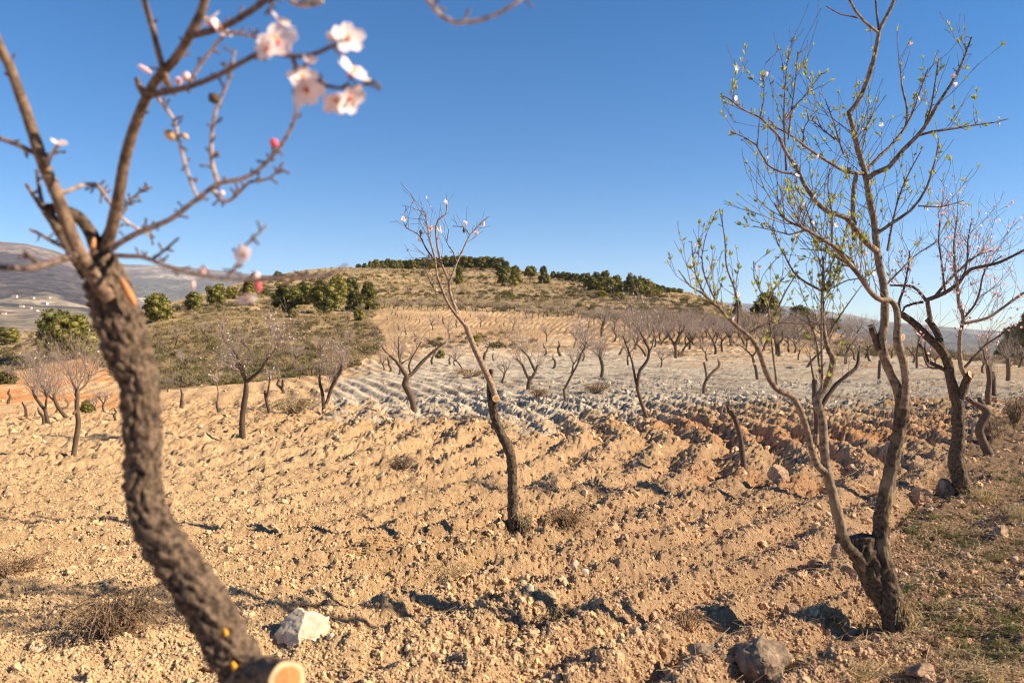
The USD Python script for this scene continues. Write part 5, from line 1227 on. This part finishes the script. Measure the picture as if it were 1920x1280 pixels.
def scrub():
    rng = np.random.default_rng(900)
    P = []
    for poly, n in zip(SCRUB, (13000, 150, 900)):
        q = np.array(poly, float)
        x0, y0 = q.min(0); x1, y1 = q.max(0)
        m = int(n * (x1 - x0) * (y1 - y0) / Polygon(poly).area)
        px, py = rng.uniform(x0, x1, m), rng.uniform(y0, y1, m)
        k = inside(poly, px, py)
        h = hit(px[k], py[k], dmin=18)
        P.append(np.hstack([h, np.full((len(h), 1), float(len(P)))]))
    P = np.vstack(P)
    P = P[np.isfinite(P[:, 0])]
    dist = np.hypot(P[:, 0], P[:, 1])
    P = P[(dist > 22)]; dist = dist[dist > 22]
    P = P[rng.random(len(P)) < .6 + .8 * np.clip((meshkit.fbm(np.stack([P[:, 0] * .12, P[:, 1] * .12, 0 * dist], 1), 3, 905) - .35) * 3, 0, 1)]
    dist = np.hypot(P[:, 0], P[:, 1])
    pp = P[:, 3]
    P = P[:, :3].copy()
    P[:, 2] = ground_z(P[:, 0], P[:, 1]) - .03
    n = len(P)
    typ = meshkit.fbm(np.stack([P[:, 0] * .05, P[:, 1] * .05, 0 * dist], 1), 3, 910) + rng.normal(size=n) * .11
    idx = np.digitize(typ, [.49, .53, .59, .65, .72])          # straw, olive, straw, brown, grey, green
    kind = np.array([0, 2, 1, 3, 4, 5])[idx]
    kind = np.where((pp > 0) & (rng.random(n) < .75), 4, kind)
    near = (dist < 70) & (pp == 0)
    kind = np.where(near & (rng.random(n) < .85), np.array([0, 0, 0, 1, 1, 3, 4, 4, 2])[rng.integers(0, 9, n)], kind)
    sc = np.where(kind <= 1, rng.uniform(.5, 1.0, n), rng.uniform(.45, 1.1, n)) * np.clip(.42 + dist / 190, .45, 1.3)
    S = np.stack([sc, sc, sc * rng.uniform(.75, 1.2, n)], 1)
    protos = [('straw_tuft', tuft(rng, 70, (.35, .75), .8, .012, 1.0, .15), 'scrub_straw'), ('straw_tuft', tuft(rng, 60, (.3, .6), 1.1, .014, 1.0, .2), 'scrub_straw'), ('olive_bush', bush(rng, 110, .45), 'olive_scrub'), ('brown_bush', bush(rng, 100, .45), 'brown_scrub'), ('grey_bush', twiggy(rng, 16, .42), 'grey_scrub'), ('green_bush', bush(rng, 110, .5), 'green_scrub')]
    scatter('hillside_scrub', 'dry grass, rosemary and thorny scrub covering the bank and the hill', protos, P, spin(n, rng), S, kind)
scrub()

# ------------------------------------------------------------------ clods, pebbles and straw on the soil
def rock_mesh(rng, sub=2, rough=.28, flat=.75, seed=0, cuts=7):
    """A stone: a sphere cut by planes and roughened."""
    import trimesh
    m = trimesh.creation.icosphere(sub)
    v = m.vertices.copy()
    for _ in range(cuts):
        n = unit(rng.normal(size=3)); h = rng.uniform(.55, .85)
        d = v @ n
        v = v - np.where(d > h, d - h, 0)[:, None] * n
    v *= 1 + rough * (meshkit.fbm(v * 1.7 + seed, 4, seed) - .5)[:, None] * 2
    v[:, 2] *= flat
    return v, m.faces
def clods():
    rng = np.random.default_rng(950)
    n = 52000
    py = 715 + (1330 - 715) * rng.random(n) ** 1.0
    px = rng.uniform(-60, 1980, n)
    P = hit(px, py, dmin=2.0, dmax=34, n=500)
    ok = np.isfinite(P[:, 0]) & ~inside(GREY, px, py) | (rng.random(n) < .8) & np.isfinite(P[:, 0])
    P, px, py = P[ok], px[ok], py[ok]
    n = len(P)
    dens = meshkit.fbm(np.stack([P[:, 0] * .8, P[:, 1] * .8, 0 * px], 1), 3, 951)
    keep = rng.random(n) < np.clip((dens - .30) * 3.5, .15, 1) * np.where(px < 750, .6, 1)
    P, px, py = P[keep], px[keep], py[keep]
    n = len(P)
    r = (.0045 + .024 * rng.random(n) ** 9) * (.75 + P[:, 1] / 10)
    r = np.minimum(r * (1 + .5 * np.clip((P[:, 1] - 8) / 6, 0, 1)), .085) * np.where(px < 800, .8, 1)
    P[:, 2] = ground_z(P[:, 0], P[:, 1]) - r * .18
    tone = np.where(inside(GREY, px, py), 2, np.where(rng.random(n) < np.clip((px - 700) / 800, 0, .95), 1, 0))
    idx = tone * 4 + rng.integers(0, 4, n)
    protos = []
    for t in ('clod_sand', 'clod_brown', 'clod_grey'):
        for k in range(4):
            protos.append(('clod', rock_mesh(rng, 2, .75, .8, 3 * k + 11, 4), t))
    scatter('soil_clods', 'loose earth clods and crumbs strewn over the ploughed soil', protos, P, spin(n, rng, .35), np.stack([r * rng.uniform(.8, 1.4, n), r, r * rng.uniform(.7, 1.1, n)], 1), idx)
    # the finest crumbs close to the viewpoint
    m = 60000
    py = 880 + (1330 - 880) * rng.random(m) ** .8; px = rng.uniform(-40, 1960, m)
    P = hit(px, py, dmin=2.0, dmax=10, n=300); ok = np.isfinite(P[:, 0]); P, px = P[ok], px[ok]; m = len(P)
    r = rng.uniform(.0028, .0085, m) * (.6 + P[:, 1] / 9)
    P[:, 2] = ground_z(P[:, 0], P[:, 1]) + r * .2
    tone = np.where(rng.random(m) < np.clip((px - 700) / 800, 0, .95), 3, 0)
    scatter('soil_crumbs', 'fine crumbs of dry earth between the clods', [('crumb', rock_mesh(rng, 1, .8, .8, 31 + k, 3), t) for t in ('clod_sand', 'clod_brown') for k in range(3)], P, spin(m, rng, .5), np.stack([r * rng.uniform(.7, 1.5, m), r, r], 1), tone + rng.integers(0, 3, m))
    # pale pebbles
    m = 170
    py = 800 + 480 * rng.random(m) ** .8; px = rng.uniform(0, 1920, m)
    P = hit(px, py, dmin=2.0, dmax=26, n=400); P = P[np.isfinite(P[:, 0])]; m = len(P)
    r = (.008 + .020 * rng.random(m) ** 3) * (.8 + P[:, 1] / 12)
    P[:, 2] = ground_z(P[:, 0], P[:, 1]) + r * .3
    scatter('pebbles', 'small pale stones among the clods', [('pebble', rock_mesh(rng, 1, .2, .7, 5 + k, 6), 'pebble_stone') for k in range(3)], P, spin(m, rng, .3), np.stack([r * rng.uniform(.8, 1.5, m), r, r], 1), rng.integers(0, 3, m))
    # straws and bits of twig lying about
    m = 3400
    py = 790 + 500 * rng.random(m) ** .7; px = np.where(rng.random(m) < .6, rng.uniform(1350, 1960, m), rng.uniform(-20, 1920, m))
    P = hit(px, py, dmin=2.0, dmax=22, n=400); P = P[np.isfinite(P[:, 0])]; m = len(P)
    P[:, 2] = ground_z(P[:, 0], P[:, 1]) + .012
    st = []
    for k in range(4):
        p = np.array([[-.5, 0, 0, .010], [-.15, rng.uniform(-.08, .08), .06, .010], [.2, rng.uniform(-.08, .08), .05, .008], [.5, 0, rng.uniform(0, .2), .005]])
        st.append(('dry_stalk', tube(smooth_path(p, .2), 3), 'straw' if k < 2 else 'dry_brush'))
    s = rng.uniform(.05, .26, m) * (.7 + P[:, 1] / 14)
    scatter('fallen_straw', 'dry straws and twig ends lying on the soil', st, P, spin(m, rng, .12), np.stack([s, s, s], 1) * [1, .55, .55], rng.integers(0, 4, m))
    # thin grass on the unploughed right edge
    m = 1500
    px = rng.uniform(1480, 1960, m); py = 700 + 590 * rng.random(m) ** .8
    k = inside(GRASSY, px, py)
    px, py = px[k], py[k]
    P = hit(px, py, dmin=2.0, dmax=60, n=500); ok = np.isfinite(P[:, 0]); P = P[ok]; m = len(P)
    dn = meshkit.fbm(np.stack([P[:, 0] * 1.3, P[:, 1] * 1.3, 0 * P[:, 0]], 1), 3, 960)
    kk = rng.random(m) < np.clip((dn - .38) * 5, .12, 1)
    P, dn = P[kk], dn[kk]; m = len(P)
    P[:, 2] = ground_z(P[:, 0], P[:, 1]) - .005
    s = rng.uniform(.045, .12, m) * (.8 + P[:, 1] / 18)
    tp = [('grass_tuft', tuft(rng, 26, (.3, 1.0), 1.2, .022, 1, .35), 'straw'), ('grass_tuft', tuft(rng, 22, (.3, .9), 1.5, .02, .8, .4), 'dry_brush'), ('grass_tuft', tuft(rng, 34, (.25, .7), 1.2, .026, 1, .3), 'green_grass')]
    idx = np.where(dn + rng.normal(size=m) * .06 > .65, 2, rng.integers(0, 2, m))
    scatter('sparse_grass', 'sparse dry and green grass on the unploughed right edge', tp, P, spin(m, rng), np.stack([s, s, s], 1), idx)
clods()

def place(px, py):
    g = hit(px, py, dmin=2.0, dmax=60)[0]
    return np.array([g[0], g[1], float(ground_z(g[0], g[1])[0])]), g[1]
def rock(px, py, w, h, mat, label, seed, sub=5, flat=.8, cuts=12, rough=.2):
    rng = np.random.default_rng(seed)
    g, d = place(px, py)
    v, f = rock_mesh(rng, sub, rough, 1.0, seed, cuts)
    v = v / np.abs(v).max(0)
    W2, H = w * d / FPX / 2, h * d / FPX
    v = v * [W2, W2 * .85, H * .66] + [0, W2 * .5, H * .26]
    v += .09 * W2 * (meshkit.fbm(v / W2 * 5, 5, seed)[:, None] - .5) * 2
    x = thing('rock', label, 'rock', g)
    part(x, 'stone', (v, f), mat, 28)
rock(556, 1208, 108, 78, 'white_rock', 'large white rock lying alone right of the near dark trunk', 11, rough=.12)
rock(1440, 1266, 116, 92, 'boulder_stone', 'grey-brown boulder at the bottom right, streaked with shadow', 12)
rock(1610, 1022, 90, 52, 'pink_stone', 'wide pinkish rock behind the sawn stump of the twin-stemmed tree', 13)
rock(1464, 912, 42, 32, 'pink_stone', 'pale rock in the clods left of the twin-stemmed tree', 14)
rock(1734, 944, 50, 36, 'pink_stone', 'tilted tan rock between the tall tree and the blossoming tree', 15)
rock(1776, 936, 36, 36, 'boulder_stone', 'dark rock against the foot of the blossoming tree', 16)
rock(1578, 1064, 34, 32, 'pink_stone', 'upright pale stone left of the twin tree trunk', 17)
rock(1596, 1084, 40, 26, 'pink_stone', 'flat stone touching the root of the twin tree', 18)
rock(1484, 1140, 40, 30, 'pink_stone', 'small cream stone left of the green tuft near the boulder', 19)
rock(1503, 1214, 22, 20, 'pink_stone', 'little cube-like stone right behind the boulder', 20)
rock(1878, 1014, 34, 24, 'pink_stone', 'cream stone on the grass at the right edge', 21)
rock(1812, 1052, 24, 14, 'pink_stone', 'round flat stone in the grass below the cream one', 22)
rock(1738, 1276, 60, 28, 'pink_stone', 'stone at the bottom edge right of the boulder', 23)
rock(1320, 1255, 60, 26, 'boulder_stone', 'half-buried stone left of the boulder in shadow', 24)
rock(1536, 1056, 34, 24, 'pink_stone', 'stone in the shade left of the twin stems', 25)
rock(820, 1236, 46, 24, 'pink_stone', 'sandy flat rock at the bottom middle', 26)
rock(930, 1058, 26, 18, 'pink_stone', 'small block of stone below the middle tree', 27)

# dry weeds, brush piles and grass clumps one can pick out
def weed(px, py, w, h, label, seed, mat='dry_brush', n=70, curl=.5):
    rng = np.random.default_rng(seed)
    g, d = place(px, py)
    R, H = w * d / FPX / 2, h * d / FPX
    mb, nodes = MB(), []
    for _ in range(n):
        a = rng.uniform(0, 6.28); s = rng.uniform(.2, 1)
        p0 = np.array([math.cos(a), math.sin(a), 0]) * R * .35 * rng.random()
        p1 = p0 + np.array([math.cos(a) * s * R * .6, math.sin(a) * s * R * .6, H * rng.uniform(.4, 1.0)])
        p2 = p1 + np.array([math.cos(a + curl) * R * .5, math.sin(a + curl) * R * .5, H * rng.uniform(-.5, .1)])
        rr = .0011 + .0003 * d
        pth = smooth_path(np.array([[*p0, rr], [*((p0 + p1) / 2 + rng.normal(size=3) * R * .08), rr], [*p1, rr * .8], [*p2, rr * .5]]), R * .25)
        mb.add(*tube(pth, 3, False))
        for _ in range(3):
            b, bd = along(pth, rng.uniform(.3, 1))
            e = b[:3] + unit(rng.normal(size=3) + bd) * R * rng.uniform(.1, .3)
            mb.add(*tube(np.array([[*b[:3], rr * .7], [*e, rr * .4]]), 3, False))
    x = thing('dry_weed', label, 'weed', g)
    part(x, 'stems', mb.mesh(), mat)
weed(222, 1190, 170, 88, 'big tangled heap of dry brown weeds in front of the near trunk, at left', 31, n=150)
weed(1064, 1004, 84, 40, 'rounded dry weed right of the middle tree foot', 32, n=110)
weed(754, 874, 56, 22, 'flat grey dry weed alone on the pale soil', 33, 'grey_scrub', 90)
weed(845, 1108, 90, 34, 'spray of pale dry stalks below the middle tree', 34, 'straw', 40)
weed(552, 778, 84, 30, 'wide dry grass clump between the small clipped tree and the three-stemmed one', 35, 'straw', 110)
weed(1045, 1170, 60, 40, 'thin dry stalks on the ridge at bottom centre', 36, 'straw', 40)
weed(980, 1000, 44, 46, 'wiry grass at the foot of the middle tree', 37, 'straw', 50)
weed(1272, 668, 40, 14, 'reddish dry weed in the grey rows by the Y trunk', 38, 'dry_brush', 40)
weed(1010, 752, 40, 18, 'rust-coloured dry weed in the grey rows', 39, 'dry_brush', 60)
weed(1120, 738, 56, 18, 'brown dry weed heap among the grey rows', 40, 'dry_brush', 60)
weed(885, 708, 70, 14, 'brown strip of weeds at the back of the grey field', 41, 'dry_brush', 60)
weed(1690, 1180, 60, 70, 'bundle of straight dry shoots at the foot of the twin tree', 42, 'straw', 60, .1)
weed(1860, 830, 60, 44, 'grey dry bush beside the coiled trunk', 43, 'grey_scrub', 90)
weed(1905, 800, 50, 50, 'taller grey dry bush at the right edge', 44, 'grey_scrub', 90)
weed(1290, 1190, 70, 40, 'dry twigs in the shadowed furrow left of the boulder', 45, 'dry_brush', 40)
weed(30, 1070, 130, 26, 'flattened dry brush at the left edge', 46, 'dry_brush', 80)
def grass(px, py, w, h, label, seed, mat='green_grass', n=90):
    rng = np.random.default_rng(seed)
    g, d = place(px, py)
    R, H = w * d / FPX / 2, h * d / FPX
    v, f = tuft(rng, n, (.45, 1.0), 1.2, .012, 1.0, .3)
    v2, f2 = tuft(rng, n * 3 // 4, (.5, 1.15), 1.3, .010, 1.0, .3)
    off = rng.uniform(-.6, .6, (n, 2)).repeat(5, 0)
    v[:, :2] += off * .9
    v2[:, :2] += (rng.uniform(-.6, .6, (n * 3 // 4, 2)).repeat(5, 0)) * .9
    x = thing('grass_clump', label, 'grass', g - [0, 0, .01])
    part(x, 'blades', (v * [R, R, H], f), mat, False)
    part(x, 'dry_blades', (v2 * [R, R, H * 1.1], f2), 'straw', False)
grass(1770, 1000, 120, 44, 'green grass clump right of the tall trunk below the blossoming tree', 51)
grass(1560, 1170, 100, 44, 'green tuft between the boulder and the twin tree', 52)
grass(1780, 1140, 70, 44, 'grass clump right of the twin tree foot', 53)
grass(1820, 1230, 120, 34, 'low green grass near the bottom right corner', 54)
grass(1600, 1276, 130, 44, 'grass clump at the bottom edge right of the boulder', 55)
grass(1868, 1036, 70, 20, 'bright green patch below the cream stone', 56)
grass(1720, 1150, 50, 30, 'small yellow-green tuft right against the twin tree', 57)
grass(1840, 945, 70, 50, 'dark grass at the foot of the blossoming tree', 58)
grass(1905, 985, 60, 60, 'yellowish grass at the right edge', 59, 'straw')
grass(940, 1030, 60, 24, 'thin green tuft under the middle tree', 60)
grass(1330, 1215, 60, 26, 'thin grass in the shaded furrow', 61, 'straw')
# a long strip of fallen orange cane
g0, d0 = place(655, 1036)
x = thing('fallen_cane', 'long orange dry canes lying left of the middle tree', 'cane', g0)
for k in range(5):
    a = hit(640 + 9 * k, 1042 - 3.5 * k, dmin=2)[0]; b = hit(780 + 15 * k, 1030 - 4 * k, dmin=2)[0]
    pts = []
    for t in np.linspace(0, 1, 9):
        q = a + (b - a) * t
        pts.append([q[0], q[1] + .012 * math.sin(9 * t + k), float(ground_z(q[0], q[1])[0]) + .018 + .004 * k, .0026])
    pts = np.array(pts)
    pts[:, 2] = np.convolve(np.pad(pts[:, 2], 1, 'edge'), [.25, .5, .25], 'valid') + .01
    pts[:, :3] -= g0
    part(x, 'stalk', tube(smooth_path(pts, .03), 6), 'cane')

# ------------------------------------------------------------------ white houses in the valley, far off
mpts = []
mm = np.array(UsdGeom.Mesh(stage.GetPrimAtPath('/World/mountain')).GetPointsAttr().Get())
mpx, mpy = project(mm[:, 0], mm[:, 1], mm[:, 2])
for k, (px, py, w, h, lab) in enumerate([(84, 571, 11, 5, 'long white building, largest of the far farmhouses at left'), (28, 557, 9, 4, 'white farmhouse highest on the far slope at left'), (41, 575, 7, 3.5, 'white house left of the long building'), (68, 583, 7, 3, 'low white house below the long building'), (57, 578, 5, 3, 'tiny white house between its neighbours on the far slope'),
                                         (8, 590, 7, 3, 'white house at the left edge below the others'), (62, 559, 5, 3, 'small cream house right of the highest farmhouse'), (92, 559, 4, 2.5, 'tiny cream house above the long building')]):
    front = mm[:, 1] < 3500
    i = np.where(front)[0][np.argmin((mpx[front] - px) ** 2 + (mpy[front] - py) ** 2)]
    p = mm[i].astype(float)
    d = p[1]
    p = p + [(px - mpx[i]) * d / FPX, 0, 0]
    a, b, c = w * d / FPX / 2, 5.0, h * d / FPX * .7
    x = thing('far_house', lab, 'house', p - [0, 0, 1.5], .2 * (k % 3 - 1))
    bx = lambda x0, x1, y0, y1, z0, z1: (np.array([[X, Y, Z] for X in (x0, x1) for Y in (y0, y1) for Z in (z0, z1)], float), np.array([[0, 1, 3], [0, 3, 2], [4, 6, 7], [4, 7, 5], [0, 4, 5], [0, 5, 1], [2, 3, 7], [2, 7, 6], [0, 2, 6], [0, 6, 4], [1, 5, 7], [1, 7, 3]]))
    part(x, 'wall', bx(-a, a, -b, b, -6, c + 1.5), 'white_wall', False)
    e = .5
    v = np.array([[-a - e, -b - e, c + 1.5], [a + e, -b - e, c + 1.5], [a + e, b + e, c + 1.5], [-a - e, b + e, c + 1.5], [-a - e, 0, c + 3.6], [a + e, 0, c + 3.6]])
    part(x, 'roof', (v, np.array([[0, 1, 5], [0, 5, 4], [2, 3, 4], [2, 4, 5], [0, 4, 3], [1, 2, 5], [0, 2, 1], [0, 3, 2]])), 'roof_tile', False)
